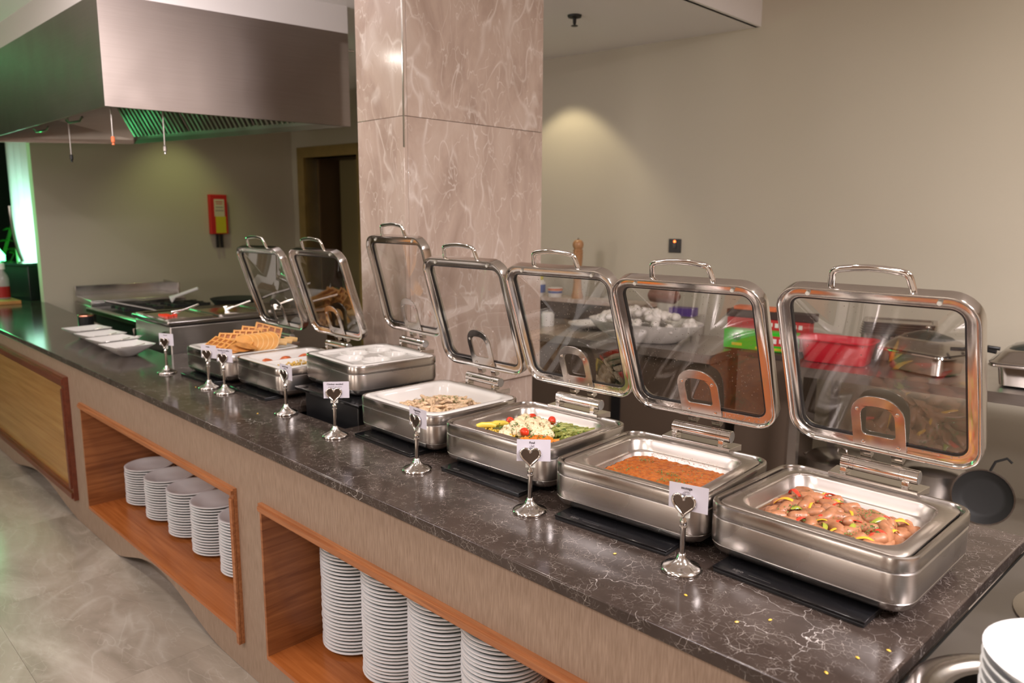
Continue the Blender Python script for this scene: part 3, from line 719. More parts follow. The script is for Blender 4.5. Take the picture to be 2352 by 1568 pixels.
def strip_mesh(L_, w, t, cur, mat, name):
    pts = [(L_*(i/8-.5), 0, cur*math.sin(PI*i/8)) for i in range(9)]
    return mesh_of(MB().tube(pts, [w*(.5+.5*math.sin(PI*i/8))+.0006 for i in range(9)], [t]*9, 8, True, (0, 1, 0)), name, mat)
strips = [strip_mesh(.045, .0042, .0013, .010, m_, 'pepper_strip') for m_ in ('pepper_red', 'pepper_yellow', 'pepper_green')]
cn = ('red', 'yellow', 'green')
def mkp(p, i):
    c = (0, 1, 0, 1, 2)[i % 5]
    inst('pepper_strip', strips[c], p, (rnd.uniform(-.5, .5), rnd.uniform(-.3, .3), rnd.uniform(0, 6)), rnd.uniform(.8, 1.25), 'cooked %s pepper strip among the sausage pieces' % cn[c], 'pepper', '%s pepper strips among the sausages' % cn[c])
scatter(7, 30, .118, .098, lambda x, y: pile7(x, y)+.014, mkp, .022)
def flakes(name, k, n, hx, hy, zfn, mat='parsley', sz=(.0012, .0034), clusters=0, cx=0, cy=0):
    mb_ = MB(); cl = [(rnd.uniform(-hx, hx)*.85, rnd.uniform(-hy, hy)*.85) for _ in range(max(1, clusters))]
    for i in range(n):
        if clusters and rnd.random() < .65:
            c = rnd.choice(cl); x = c[0]+rnd.gauss(0, .012); y = c[1]+rnd.gauss(0, .010)
        else: x = rnd.uniform(-hx, hx); y = rnd.uniform(-hy, hy)
        x = max(-hx, min(hx, x))+cx; y = max(-hy, min(hy, y))+cy
        s_ = rnd.uniform(*sz); a = rnd.uniform(0, 6); p = Vector(cpt(k, x, y, zfn(x, y)+rnd.uniform(0, .002)))
        e1 = Vector((math.cos(a), math.sin(a), rnd.uniform(-.5, .5)))*s_; e2 = Vector((-math.sin(a), math.cos(a), rnd.uniform(-.5, .5)))*s_*.55
        up = Vector((0, 0, s_*.25))
        mb_.add([p-e1, p+e2+up, p+e1, p-e2+up, p+up*1.5], [(0, 1, 4), (1, 2, 4), (2, 3, 4), (3, 0, 4), (0, 3, 2, 1)])
    return mb_.build(name, mat, None, 0)
def sm7(x, y): return pile7(x, y)+.012+.012*0
tag(flakes('chopped_parsley', 7, 520, .11, .095, lambda x, y: pile7(x, y)+.0205, clusters=9), 'chopped parsley scattered over the sausages', 'herbs', kind='stuff')
# 6: stew
mb = MB(); loops = []
nx = 40
vs = []; fs = []
for j in range(nx+1):
    for i in range(nx+1):
        x = -.143+.286*i/nx; y = -.126+.252*j/nx
        z = .084+.0012*math.sin(x*180)*math.cos(y*150)+.0010*math.sin(x*420+y*300)+rnd.uniform(-.0006, .0006)
        vs.append((x, y, z))
for j in range(nx):
    for i in range(nx):
        a = j*(nx+1)+i
        xx, yy = vs[a][0]+.0036, vs[a][1]+.0032
        if max(abs(xx)-.103, 0)**2+max(abs(yy)-.086, 0)**2 < .041**2: fs.append((a, a+1, a+nx+2, a+nx+1))
mb.add(vs, fs); st = mb.build('bean_stew', 'stew', None, 180)
st.location = cpt(6, 0, 0, 0); st.rotation_euler = (0, 0, CH[6][2]); tag(st, 'orange-red bean stew filling the steel pan', 'stew', kind='stuff')
tag(flakes('parsley_flakes', 6, 420, .128, .112, lambda x, y: .0855, sz=(.001, .003), clusters=12), 'parsley flakes floating on the bean stew', 'herbs', kind='stuff')
M['splash'] = simple('sauce_spots', (.42, .13, .03), .35)
mb = MB()
for i in range(260):
    side = rnd.choice((0, 1, 2)); t = rnd.uniform(-1, 1); h = abs(rnd.gauss(0, .008)); z = .088+min(h, .03)
    k_ = (z-.06)/.032
    if side == 0: q = (t*.11, .124+.0055*k_-.0008, z); nrm = (0, -1, 0)
    elif side == 1: q = (-.141-.0055*k_+.0008, t*.09, z); nrm = (1, 0, 0)
    else: q = (.141+.0055*k_-.0008, t*.09, z); nrm = (-1, 0, 0)
    s_ = rnd.uniform(.0004, .0013)
    c = Vector(q)
    mb.add([c+Vector((s_, 0, 0)) if side == 0 else c+Vector((0, s_, 0)), c+Vector((0, 0, s_)), c-(Vector((s_, 0, 0)) if side == 0 else Vector((0, s_, 0))), c-Vector((0, 0, s_)), c+Vector(nrm)*s_*.6], [(0, 1, 4), (1, 2, 4), (2, 3, 4), (3, 0, 4)])
o = mb.build('sauce_spots', 'splash', None, 0); o.location = cpt(6, 0, 0, 0); o.rotation_euler = (0, 0, CH[6][2]); tag(o, 'orange sauce specks dried on the stew pan wall', 'sauce', kind='stuff')
# 5: vegetables
def cauli_mesh(seed):
    rg = random.Random(seed); mb_ = MB()
    def blob(c, q, n=7):
        loops = []
        for a in range(1, 5):
            t = PI*a/5.5; loops.append([(c[0]+q*math.sin(t)*math.cos(2*PI*i/n+a), c[1]+q*math.sin(t)*math.sin(2*PI*i/n+a), c[2]+q*math.cos(t)) for i in range(n)])
        mb_.loft(loops, True, True)
    for i in range(42):
        a = rg.uniform(0, 2*PI); t = rg.uniform(0, 1)**.6*1.35
        blob((.0155*math.sin(t)*math.cos(a), .0155*math.sin(t)*math.sin(a), .013*math.cos(t)), rg.uniform(.0045, .0075))
    mb_.tube([(0, 0, -.014), (.001, 0, .008)], [.0055, .010], [.0055, .010], 9)
    return mesh_of(mb_, 'cauliflower_floret', 'cauli', 80)
cm = [cauli_mesh(i) for i in range(4)]
cpos = [(-.10, .05), (-.07, .09), (-.06, .045), (-.03, .075), (-.035, .03), (-.075, .005), (-.04, -.015), (.0, .0), (.015, .035), (-.065, -.045), (-.01, -.05), (.045, .0), (-.045, -.085), (.03, -.03), (-.115, .085)]
for i, (x, y) in enumerate(cpos):
    inst('cauliflower_floret', cm[i % 4], cpt(5, x, y, .092+.012*math.exp(-((x+.04)**2+(y-.02)**2)/.005)), (rnd.uniform(-.3, .3), rnd.uniform(-.3, .3), rnd.uniform(0, 6)), rnd.uniform(1.0, 1.35),
         'creamy cauliflower floret in the middle of the vegetable dish', 'cauliflower', 'cauliflower florets')
tm = mesh_of(MB().lathe([(.001, -.0125), (.006, -.0115), (.0105, -.007), (.0125, 0), (.0115, .006), (.008, .0105), (.003, .0120), (.0008, .0112)], 18), 'cherry_tomato', 'tomato')
for (x, y, z), lb in (((-.130, .028, .103), 'cherry tomato at the left end of the vegetable dish'), ((-.105, .105, .104), 'pale halved-looking cherry tomato at the back of the vegetables'), ((-.095, .095, .100), 'cherry tomato half hidden between back cauliflower florets'), ((-.025, .108, .108), 'cherry tomato between cauliflower and green beans'), ((.012, -.060, .113), 'cherry tomato in front, above the carrot cubes')):
    inst('cherry_tomato', tm, cpt(5, x, y, z), (.3, .4, x*30), (1.15, 1.0, 1.0), lb.replace('halved-looking ', ''), 'tomato', 'cherry tomatoes')
bm_ = [mesh_of(MB().tube([(-.018, 0, 0), (-.009, .0008*i, 0), (.009, .0008*i, 0), (.018, 0, 0)], [.0032, .0040, .0040, .0032], [.0030]*4, 8), 'green_bean_piece', ('bean', 'bean2', 'bean')[i], 40) for i in range(3)]
def mkb(p, i): inst('green_bean_piece', bm_[i % 3], p, (rnd.uniform(-.3, .3), rnd.uniform(-.3, .3), rnd.gauss(.5, .9)), (rnd.uniform(.7, 1.3), 1.05, 1.05), 'cut olive green bean piece on the right of the vegetables', 'green bean', 'green bean pieces')
scatter(5, 150, .066, .050, lambda x, y: .094+rnd.uniform(0, .006), mkb, .0068, cx=.072, cy=.072)
scatter(5, 55, .050, .036, lambda x, y: .105+rnd.uniform(0, .005), mkb, .010, cx=.074, cy=.070)
cub = mesh_of(MB().box(-.0085, .0085, -.008, .008, -.0065, .0065), 'carrot_cube', 'carrot', 0)
def mkc(p, i): inst('carrot_cube', cub, p, (rnd.uniform(-.6, .6), rnd.uniform(-.6, .6), rnd.uniform(0, 3)), rnd.uniform(.85, 1.25), 'orange carrot cube at the front of the vegetable dish', 'carrot', 'carrot cubes')
scatter(5, 34, .045, .040, lambda x, y: .097+rnd.uniform(0, .010), mkc, .0135, cx=.085, cy=-.078)
sq = mesh_of(MB().tube([(-.03, 0, 0), (-.015, 0, .004), (.015, 0, .004), (.03, 0, 0)], [.006, .0085, .0085, .006], [.005]*4, 10), 'squash_wedge', 'squash')
for i, (x, y, a) in enumerate(((-.130, -.020, 1.2), (-.128, -.055, 1.3), (-.115, -.04, 1.5), (-.122, -.085, 1.1))):
    inst('squash_wedge', sq, cpt(5, x, y, .101+.003*i), (0, .1, a), 1.0, 'yellow squash wedge at the left end of the vegetables', 'squash', 'yellow squash wedges')
kb = MB()
for i in range(170):
    x, y, z = cpt(5, rnd.uniform(-.125, -.01), rnd.uniform(-.122, -.06), .092+rnd.uniform(0, .012)); q = rnd.uniform(.0022, .0032)
    kb.lathe([(q*.5, -q*.8), (q, -q*.2), (q*.9, q*.5), (q*.3, q)], 6, (x, y, z))
tag(kb.build('corn_kernels', 'corn', None, 60), 'loose yellow corn kernels at the left front of vegetables', 'corn', kind='stuff')
tag(flakes('torn_parsley', 5, 360, .13, .10, lambda x, y: .116 if math.hypot(x+.04, y-.02) < .07 else .110, sz=(.0018, .005), clusters=11), 'torn parsley leaves over the mixed vegetables', 'herbs', kind='stuff')
fb_ = MB().loft([rr(.147, .130, .05, .088, 6)], False, True).build('vegetable_bed', 'bean', None, 0); fb_.location = cpt(5, 0, 0, 0); fb_.rotation_euler = (0, 0, CH[5][2]); tag(fb_, 'layer of chopped vegetables under the cauliflower and beans', 'vegetables', kind='stuff')
fb_ = MB().loft([rr(.146, .129, .05, .078, 6)], False, True).build('sausage_bed', 'pepper_red', None, 0); fb_.location = cpt(7, 0, 0, -.001); fb_.rotation_euler = (0, 0, CH[7][2]); tag(fb_, 'red pepper sauce under the sausages', 'sauce', kind='stuff')
# 4: chicken
chk = [mesh_of(wobble(MB().tube([(-.016, 0, 0), (-.008, .002*i, .001), (.008, -.001*i, .001), (.016, 0, 0)], [.003, .0058, .005, .0025], [.003, .0042, .004, .002], 8), .0008, i), 'chicken_strip', 'chicken') for i in range(4)]
mush = mesh_of(MB().lathe([(.001, -.002), (.009, -.0015), (.010, .001), (.006, .004), (.001, .005)], 12), 'mushroom_slice', 'mushroom')
def pile4(x, y): return .090+.026*math.exp(-((x-.03)**2+(y-.02)**2)/.009)
def mkk(p, i):
    if i % 9 == 4: inst('mushroom_slice', mush, p, (rnd.uniform(-1, 1), rnd.uniform(-1, 1), 0), 1.0, 'brown mushroom slice among the chicken strips', 'mushroom', 'mushroom slices among the chicken')
    else: inst('chicken_strip', chk[i % 4], p, (rnd.uniform(-.4, .4), rnd.uniform(-.5, .5), rnd.uniform(0, 6)), rnd.uniform(.9, 1.4), 'cream coloured chicken strip in the white pan', 'chicken', 'chicken strips in the white pan')
scatter(4, 135, .140, .118, lambda x, y: pile4(x, y)-.006, mkk, .0125)
scatter(4, 80, .112, .090, lambda x, y: pile4(x, y)+.002, mkk, .014)
fb_ = MB().loft([rr(.156, .139, .05, .085, 6)], False, True).build('chicken_bed', 'chicken', None, 0); fb_.location = cpt(4, 0, 0, 0); fb_.rotation_euler = (0, 0, CH[4][2]); tag(fb_, 'creamy juices under the chicken strips', 'sauce', kind='stuff')
tag(flakes('parsley_sprinkle', 4, 240, .11, .09, lambda x, y: pile4(x, y)+.008, sz=(.0015, .0036), clusters=7), 'parsley sprinkled over the chicken strips', 'herbs', kind='stuff')
# 3: two specks ; 2: sauced eggs and omelette
eg = mesh_of(wobble(MB().lathe([(.026, 0), (.024, .008), (.016, .016), (.006, .020), (.001, .0205)], 20), .0012, 5), 'sauced_egg', 'sauce')
for i, (y, lb) in enumerate(((-.09, 'front'), (-.0, 'middle'), (.09, 'rear'))):
    inst('sauced_egg', eg, cpt(2, -.10, y, .0975), (0, 0, i), 1.15, '%s egg under red sauce in the divided insert' % lb, 'egg', 'sauced eggs in the divided insert')
om = MB()
for i in range(260):
    x, y, z = cpt(2, rnd.uniform(-.0, .15), rnd.uniform(-.12, .11), .100+rnd.uniform(0, .014)); q = rnd.uniform(.003, .007)
    om.lathe([(q*.6, -q*.6), (q, 0), (q*.5, q*.7)], 6, (x, y, z))
tag(om.build('vegetable_omelette', 'scramble', None, 60), 'yellow vegetable omelette pieces in the divided insert', 'omelette', kind='stuff')
# 1: waffles, pancakes, crepes
def waffle_mesh(nx_=4, ny_=3, c=.022, t=.016, w=.006):
    mb_ = MB(); X = nx_*c+w; Y = ny_*c+w
    mb_.cur = 1; mb_.box(-X/2+.001, X/2-.001, -Y/2+.001, Y/2-.001, -t*.2, t*.2); mb_.cur = 0
    for i in range(nx_+1): mb_.box(-X/2+i*c, -X/2+i*c+w, -Y/2, Y/2, -t/2, t/2)
    for j in range(ny_+1): mb_.box(-X/2, X/2, -Y/2+j*c, -Y/2+j*c+w, -t/2+.0006, t/2-.0006)
    o = mb_.build('waffle', ['waffle', 'waffle_in'], None, 0); me = o.data; bpy.data.objects.remove(o); return me
wm = waffle_mesh()
WF = [((.030, -.130, .150), (.45, .1, .35), 'front waffle lying nearest the paired card stands'), ((.020, -.075, .156), (.85, .0, .65), 'second waffle from the front of the tray, leaning'), ((.045, -.010, .164), (1.0, .0, .75), 'tall leaning waffle in the middle of the tray'),
      ((.030, .040, .172), (1.05, .1, .85), 'waffle standing behind the tall middle one'), ((.050, .095, .178), (1.25, .3, 1.15), 'waffle standing upright beside the rolled crepes'), ((.085, -.060, .152), (.25, .0, .8), 'waffle lying flat below the leaning waffles')]
for (p, r_, lb) in WF: inst('waffle', wm, cpt(1, *p), r_, 1.3, lb, 'waffle', 'waffles on the white tray')
pkb = MB().lathe([(.001, -.0045), (.044, -.004), (.0475, 0), (.0445, .004), (.001, .0048)], 28)
pkb.mi = [1 if 28 <= k < 84 else 0 for k in range(len(pkb.f))]
pk = mesh_of(pkb, 'pancake', ['pancake', 'crepe'])
for i in range(6):
    inst('pancake', pk, cpt(1, .150-.012*i, .050-.019*i, .164-.002*i), (1.08+.0*i, .0, .80), 1.0, '%s golden pancake of the fanned row' % ['front', 'second', 'third', 'fourth', 'fifth', 'sixth', 'last'][i], 'pancake', 'fanned pancakes')
pk2 = mesh_of(MB().lathe([(.001, -.0025), (.046, -.002), (.050, 0), (.040, .003), (.001, .0095)], 24), 'pancake', 'pancake_dark')
for i in range(3): inst('pancake', pk2, cpt(1, .12+.012*i, -.095+.018*i, .143+.006*i), (.25, .1, i), 1.0, '%s darker flat pancake at the tray front' % ['left', 'middle', 'right'][i], 'pancake', 'darker flat pancakes')
for i in range(3):
    pts = [(.0, -.035, 0), (.0, .035, 0)]
    me = mesh_of(MB().tube([(-.03, 0, 0), (0, 0, .002), (.03, 0, 0)], [.011, .012, .011], [.008, .009, .008], 14), 'rolled_crepe', 'crepe')
    inst('rolled_crepe', me, cpt(1, .150, .105+.028*i, .150+.005*i), (.2, .15, 1.3+.1*i), 1.0, '%s rolled crepe at the right end of tray' % ['front', 'middle', 'back'][i], 'crepe', 'rolled crepes')
pl = MB().lathe([(.07, 0), (.085, .004), (.118, .016), (.120, .019), (.117, .0195), (.085, .009), (.06, .006)], 36).build('round_plate', 'porcelain', None, 60)
pl.location = cpt(1, -.085, .060, .1345); pl.scale = (.8, .8, 1); tag(pl, 'round white plate behind the waffles', 'plate')
# crumbs on the worktop
cr = MB()
crm = mesh_of(MB().lathe([(.0015, 0), (.003, .0012), (.001, .0028)], 6), 'crumb', 'corn', 0)
for x, y in ((-.93, 1.27), (-.72, 1.22), (-.60, 1.20), (-.42, 1.16), (-.40, 1.24), (-.37, 1.30), (-3.2, 1.30), (-2.6, 1.28), (-.56, 1.25)):
    inst('crumb', crm, (x, y, .9), (0, 0, x*9), (1.5, .9, 1), 'tiny yellow food crumb lying on the marble worktop', 'crumb', 'yellow crumbs on the worktop')

# ------------------------------------------------------------------ left end: square bowls, candle, bottles
def sq_bowl(x, y, rz, label):
    root = empty('square_bowl', (x, y, .9), rz, label, 'bowl', 'square white bowls in a row')
    def sqr(h, z, r_, lift=0, n=4):
        pts = rr(h, h, r_, z, n); return [(a, b_, c+lift*(min(abs(a), abs(b_))/h)**3) for a, b_, c in pts]
    mb_ = MB().loft([sqr(.036, 0, .034), sqr(.042, .004, .038), sqr(.066, .020, .045), sqr(.086, .040, .034), sqr(.104, .052, .012, .010), sqr(.105, .055, .012, .010), sqr(.086, .049, .018, .003), sqr(.060, .029, .028), sqr(.034, .010, .028)], True, True)
    mb_.build('bowl_shell', 'porcelain', root, 50)
    MB().loft([rr(.066, .066, .026, .036, 4)], False, True).build('jam', 'jam', root, 0)
    MB().tube([(-.02, -.03, .040), (.03, .0, .045), (.085, .05, .066)], [.006, .003, .003], [.002]*3, 8).build('spoon', 'chrome', root, 60)
for i, (x, y) in enumerate(((-4.98, 1.395), (-4.70, 1.385), (-4.46, 1.375), (-4.20, 1.362))):
    sq_bowl(x, y, R(8), ['square white jam bowl farthest from the chafing dishes', 'second farthest square white jam bowl', 'square white jam bowl behind the nearest one', 'square white jam bowl nearest the chafing dishes'][i])
c = empty('candle_pot', (-5.40, 1.51, .9), 0, 'black cylinder pot with copper top behind the square bowls', 'pot')
MB().lathe([(.045, 0), (.046, .002), (.046, .082), (.044, .083)], 24).build('pot_body', 'black', c, 40)
MB().lathe([(.046, .082), (.047, .088), (.043, .093), (.036, .088)], 24).build('copper_top', simple('copper', (.72, .32, .22), .25, 1), c, 50)
bd = empty('wooden_board', (-7.45, 1.47, .9), 0, 'light wooden board under the sauce bottles', 'board'); MB().box(-.35, .14, -.12, .10, 0, .03).build('board_slab', 'board', bd, 30, bevel=.004)
def bottle(x, y, z, h, r_, body, cap, label, liquid=None):
    root = empty('sauce_bottle', (x, y, z), 0, label, 'bottle', 'bottles on the wooden board')
    MB().lathe([(r_*.9, 0), (r_, .005), (r_, h*.55), (r_*.85, h*.65), (r_*.42, h*.78), (r_*.40, h*.84)], 20).build('bottle_body', body, root, 50)
    MB().lathe([(r_*.55, h*.83), (r_*.55, h*.97), (r_*.45, h)], 20).build('cap', cap, root, 50)
    if liquid: MB().lathe([(r_*1.01, .01), (r_*1.01, h*.35)], 20).build('label_band', liquid, root, 50)
M['clear'] = simple('clear_plastic', (.35, .34, .32), .15)
bottle(-7.56, 1.50, .93, .30, .050, 'clear', 'white', 'clear bottle half full of red ketchup', 'ketchup')
bottle(-7.73, 1.44, .93, .26, .035, 'black', 'yellow', 'dark bottle with yellow cap left of the ketchup')
e = empty('display_screen', (-7.60, 1.72, .9), R(22), 'dark upright cabinet at the far end of the counter', 'cabinet')
MB().box(-.75, .06, -.06, .09, 0, .30).build('cabinet_body', 'black', e, 30, bevel=.004)
MB().box(-.78, .07, -.085, .11, .30, .322).build('glass_shelf', simple('tinted_glass', (.02, .05, .04), .05), e, 30, bevel=.002)
for a in (-.075, -.02): MB().lathe([(.018, 0), (.018, .01), (.001, .012)], 14, (a, -.05, .30)).build('round_knob', 'steel', e, 40)
e = empty('curved_guard', (-8.3, 1.85, 1.2), 0, 'curved steel guard rail rising left of the bright curtain', 'guard')
MB().tube([(.22-.62*math.sin(t), 0, -.1+.62*(1-math.cos(t))*1.0) for t in [i*PI/2/12 for i in range(13)]], .018, .018, 8).build('rail', 'steel', e, 50)
e = empty('green_uplight', (-9.35, 1.80, 1.02), 0, 'glowing green lamp behind the bottles', 'lamp')
MB().lathe([(.04, 0), (.10, .10), (.105, .2), (.05, .28)], 16).build('lamp_glow', 'led_green', e, 60); MB().lathe([(.05, -.1), (.03, 0)], 12).build('lamp_base', 'black', e, 60)
# curtain in folds
mb = MB(); lo = []; hi = []
for i in range(41):
    t = i/40; x = -9.62+1.10*t; y = 2.06+.022*math.sin(t*PI*9); lo.append((x, y, 1.10)); hi.append((x, y, 2.86))
mb.loft([lo, hi], closed=False); cu = mb.build('sheer_curtain', 'curtain', None, 180)
so = cu.modifiers.new('s', 'SOLIDIFY'); so.thickness = .004
tag(cu, 'white sheer curtain glowing green beside the kitchen wall', 'curtain')
# plants beyond, in green light
def plant(x, y, h, label, seed):
    rg = random.Random(seed); root = empty('potted_plant', (x, y, 0), 0, label, 'plant', 'plants in green light')
    MB().lathe([(.12, 0), (.17, .3), (.16, .32)], 16).build('pot', 'black', root, 50); st_ = MB(); lf = MB()
    for i in range(9):
        a = rg.uniform(0, 6); top = Vector((.35*math.cos(a), .35*math.sin(a), .3+h*rg.uniform(.5, 1)))
        st_.tube([(0, 0, .3), (top.x*.4, top.y*.4, .3+(top.z-.3)*.6), tuple(top)], .008, .006, 6)
        for k in range(7):
            p = Vector((0, 0, .3)).lerp(top, .35+.1*k); b_ = rg.uniform(0, 6); l_ = rg.uniform(.10, .2)
            d = Vector((math.cos(b_), math.sin(b_), .2)); s_ = Vector((-d.y, d.x, 0))*l_*.25
            lf.add([p, p+d*l_*.5+s_, p+d*l_-Vector((0, 0, .04)), p+d*l_*.5-s_], [(0, 1, 2, 3)])
    st_.build('stem', 'leaf_green', root, 50); tag(lf.build('foliage', 'leaf_green', root, 0), kind='stuff')
plant(-10.6, 2.0, 1.5, 'leafy plant lit green at the far left', 1); plant(-11.4, 1.6, 2.0, 'taller leafy plant behind the green lit one', 2)

# ------------------------------------------------------------------ cooking line
e = empty('bain_marie', (-4.345, 2.0, 0), 0, 'steel bain-marie with inset pans at the end of the worktop', 'bain-marie')
MB().box(-.255, .255, -.455, .50, 0, 1.045).build('cabinet', 'steel_dull', e, 30, bevel=.006)
MB().box(-.27, .27, -.47, .52, 1.052, 1.075).build('top_rim', 'steel', e, 30, bevel=.006)
MB().box(-.25, .25, -.45, .5, 1.045, 1.052).build('shadow_gap', 'black', e, 0)
MB().tube([(-.235, -.456, .985), (-.235, -.475, .985), (-.235, -.475, .94), (-.235, -.456, .94)], .004, .004, 8).build('drain_handle', 'chrome', e, 40)
MB().lathe([(.022, 0), (.022, .02), (.01, .025)], 16, (.20, -.46, .99)).build('knob', 'steel', e, 40)
pan_pos = [(0, -.33), (0, -.03), (0, .27)]
for i, (x, y) in enumerate(pan_pos):
    q = MB().loft([[(a+x, b_+y, z) for a, b_, z in rr(hx, hy, .02, z_, 4)] for hx, hy, z_ in ((.22, .135, 1.074), (.222, .137, 1.083), (.20, .115, 1.083), (.195, .11, 1.078), (.185, .10, 1.0766))], False, True).build('inset_pan', 'polished', e, 40)
tmn = MB()
for i in range(24): tmn.lathe([(.006, 0), (.010, .006), (.004, .012)], 6, (-4.30+rnd.uniform(-.05, .05), 1.63+rnd.uniform(-.04, .04), 1.077))
tag(tmn.build('chopped_tomato', 'tomato', None, 50), 'red chopped tomato in the first bain-marie pan', 'tomato', kind='stuff')
for i, (x, y) in enumerate(((-4.35, 1.66), (-4.33, 1.96), (-4.31, 2.26))):
    o = MB().tube([(0, 0, 0), (.05, .04, .02), (.13, .10, .055)], [.016, .004, .006], [.003]*3, 8).build('serving_spoon', 'chrome', None, 60); o.location = (x, y, 1.085)
    tag(o, 'steel serving spoon in the %s bain-marie pan' % ['front', 'middle', 'rear'][i], 'spoon', 'spoons in the bain-marie')
e = empty('gas_range', (-5.65, 2.35, 0), 0, 'steel gas range with black grates behind the counter', 'stove')
MB().box(-.98, 1.0, -.42, .40, 0, .885).build('range_body', 'black', e, 30, bevel=.004)
MB().box(-.98, 1.0, -.49, -.46, .87, .905).build('front_rail', 'steel', e, 30, bevel=.004); MB().box(-.98, 1.0, -.445, -.425, .87, .90).build('front_rail', 'steel', e, 30, bevel=.003)
for i in range(3):
    for j in range(2):
        gx, gy = -.68+.62*i, -.20+.38*j; gr = MB()
        for a in range(3): gr.box(gx-.16, gx+.16, gy-.13+.12*a, gy-.115+.12*a, .90, .922); gr.box(gx-.15+.14*a, gx-.135+.14*a, gy-.15, gy+.15, .90, .922)
        gr.build('pan_grate', 'black_matte', e, 0); MB().lathe([(.055, .886), (.05, .905), (.02, .910)], 16, (gx, gy, 0)).build('burner', 'black_matte', e, 40)
def fry_pan(x, y, z, r_, a, label):
    root = empty('frying_pan', (x, y, z), a, label, 'pan', 'black frying pans on the range')
    MB().lathe([(r_*.8, 0), (r_, .05), (r_*.98, .05), (r_*.78, .006)], 28).build('pan_body', 'black_matte', root, 50)
    MB().tube([(r_*.95, 0, .045), (r_+.06, 0, .075), (r_+.34, 0, .15)], .009, .006, 8).build('handle', 'steel_dull', root, 50)
fry_pan(-5.35, 2.52, .985, .19, R(58), 'large black frying pan with raised handle on the range'); fry_pan(-4.95, 2.55, .93, .15, R(55), 'smaller black frying pan behind the bain-marie'); fry_pan(-5.3, 2.12, .925, .16, R(-100), 'black frying pan at the front burners')
MB_ = MB().lathe([(.13, 0), (.15, .06), (.14, .06), (.12, .01)], 24).build('stew_pot', 'black_matte', None, 50); MB_.location = (-5.35, 2.5, .925); tag(MB_, 'low black pot under the large frying pan', 'pot')
e = empty('griddle', (-7.02, 2.28, 0), R(-4), 'steel griddle with upright splash guard by the left wall', 'griddle')
MB().box(-.22, .33, -.34, .42, 0, .90).build('griddle_body', 'steel_dull', e, 30, bevel=.004)
MB().box(-.22, .32, -.33, .41, .90, .945).build('hot_plate', 'steel_table', e, 30, bevel=.004)
MB().box(-.22, -.205, -.33, .41, .945, 1.03).build('splash_guard', 'steel', e, 30, bevel=.002); MB().box(-.205, .20, .395, .41, .945, 1.05).build('splash_guard', 'steel', e, 30, bevel=.002)
MB().box(.32, .345, -.33, .41, .90, .93).build('grease_tray', 'steel', e, 30, bevel=.003)
o = MB().tube([(0, 0, 0), (.05, .02, .03), (.22, .14, .10)], [.03, .012, .012], [.004, .008, .008], 8).build('spatula', 'white', None, 50); o.location = (-6.35, 2.42, .95); tag(o, 'white handled spatula resting beside the griddle', 'spatula')
for x, y, lb in ((-4.9, 1.75, 'x'),): pass

# extraction hood
HP = [(-4.250, 1.361), (-4.077, 2.707), (-6.313, 2.207), (-7.05, 1.325)]
hd = empty('extractor_hood', (-5.2, 1.9, 2.18), 0, 'large steel extractor hood hanging over the range', 'hood')
def hl(p, z, k=0):
    c = Vector((-5.2, 1.9)); v = Vector(p); d = (c-v).normalized()*k; return (v.x+d.x+5.2, v.y+d.y-1.9, z)
HT = .545
mb = MB(); mb.loft([[hl(p, HT) for p in HP], [hl(p, 0) for p in HP], [hl(p, 0, .025) for p in HP], [hl(p, .03, .035) for p in HP]]); fixn(mb.build('hood_skirt', 'steel_hood', hd, 0))
mb = MB(); mb.loft([[hl(p, .03, .035) for p in HP], [hl(p, .30, .10) for p in HP]], False, True); mb.build('inner_lining', 'steel_dull', hd, 0)
mb = MB(); mb.loft([[hl(p, HT) for p in HP], [hl(p, .70) for p in HP]], True, False); fixn(mb.build('plaster_boxing', 'boxing', hd, 0))
# baffle filters along the far side
A = Vector(hl(HP[1], .05, .12)); Bv = Vector(hl(HP[2], .05, .12)); n_ = Vector((0, -1, 0))
for i in range(3):
    p0 = A.lerp(Bv, i/3+.008); p1 = A.lerp(Bv, (i+1)/3-.008); up = Vector((0, -.13, .24))
    f = MB(); f.loft([[p0, p1, p1+up, p0+up], [p0+Vector((0, .03, .01)), p1+Vector((0, .03, .01)), p1+up+Vector((0, .03, .01)), p0+up+Vector((0, .03, .01))]], True, True)
    fo = fixn(f.build('baffle_filter', 'steel_dull', hd, 0))
    bf = MB()
    for k in range(14):
        a0 = p0.lerp(p1, (k+.2)/14); a1 = p0.lerp(p1, (k+.6)/14); o_ = Vector((0, -.02, -.01))
        bf.add([a0, a1, a1+up, a0+up, a0+o_, a1+o_, a1+up+o_, a0+up+o_], [(4, 5, 6, 7), (0, 1, 5, 4), (2, 3, 7, 6), (1, 2, 6, 5), (3, 0, 4, 7)])
    tag(bf.build('baffle', 'steel', fo, 0), kind='stuff')
x1 = -4.20+5.2
rod = [(x1-.035+.0, 2.063-1.9, .455), (x1+.03, 2.693-1.9, .466), (x1+.04, 2.80-1.9, .470)]
MB().tube(rod, .007, .007, 8).build('control_rod', 'steel', hd, 50)
MB().lathe([(.018, 0), (.018, .03), (.01, .035)], 16, (rod[0][0], rod[0][1], .44)).build('rod_end', 'polished', hd, 50)
MB().lathe([(.03, -.02), (.034, 0), (.02, .03)], 16, (rod[1][0]+.01, rod[1][1], rod[1][2])).build('valve_knob', 'black', hd, 50)
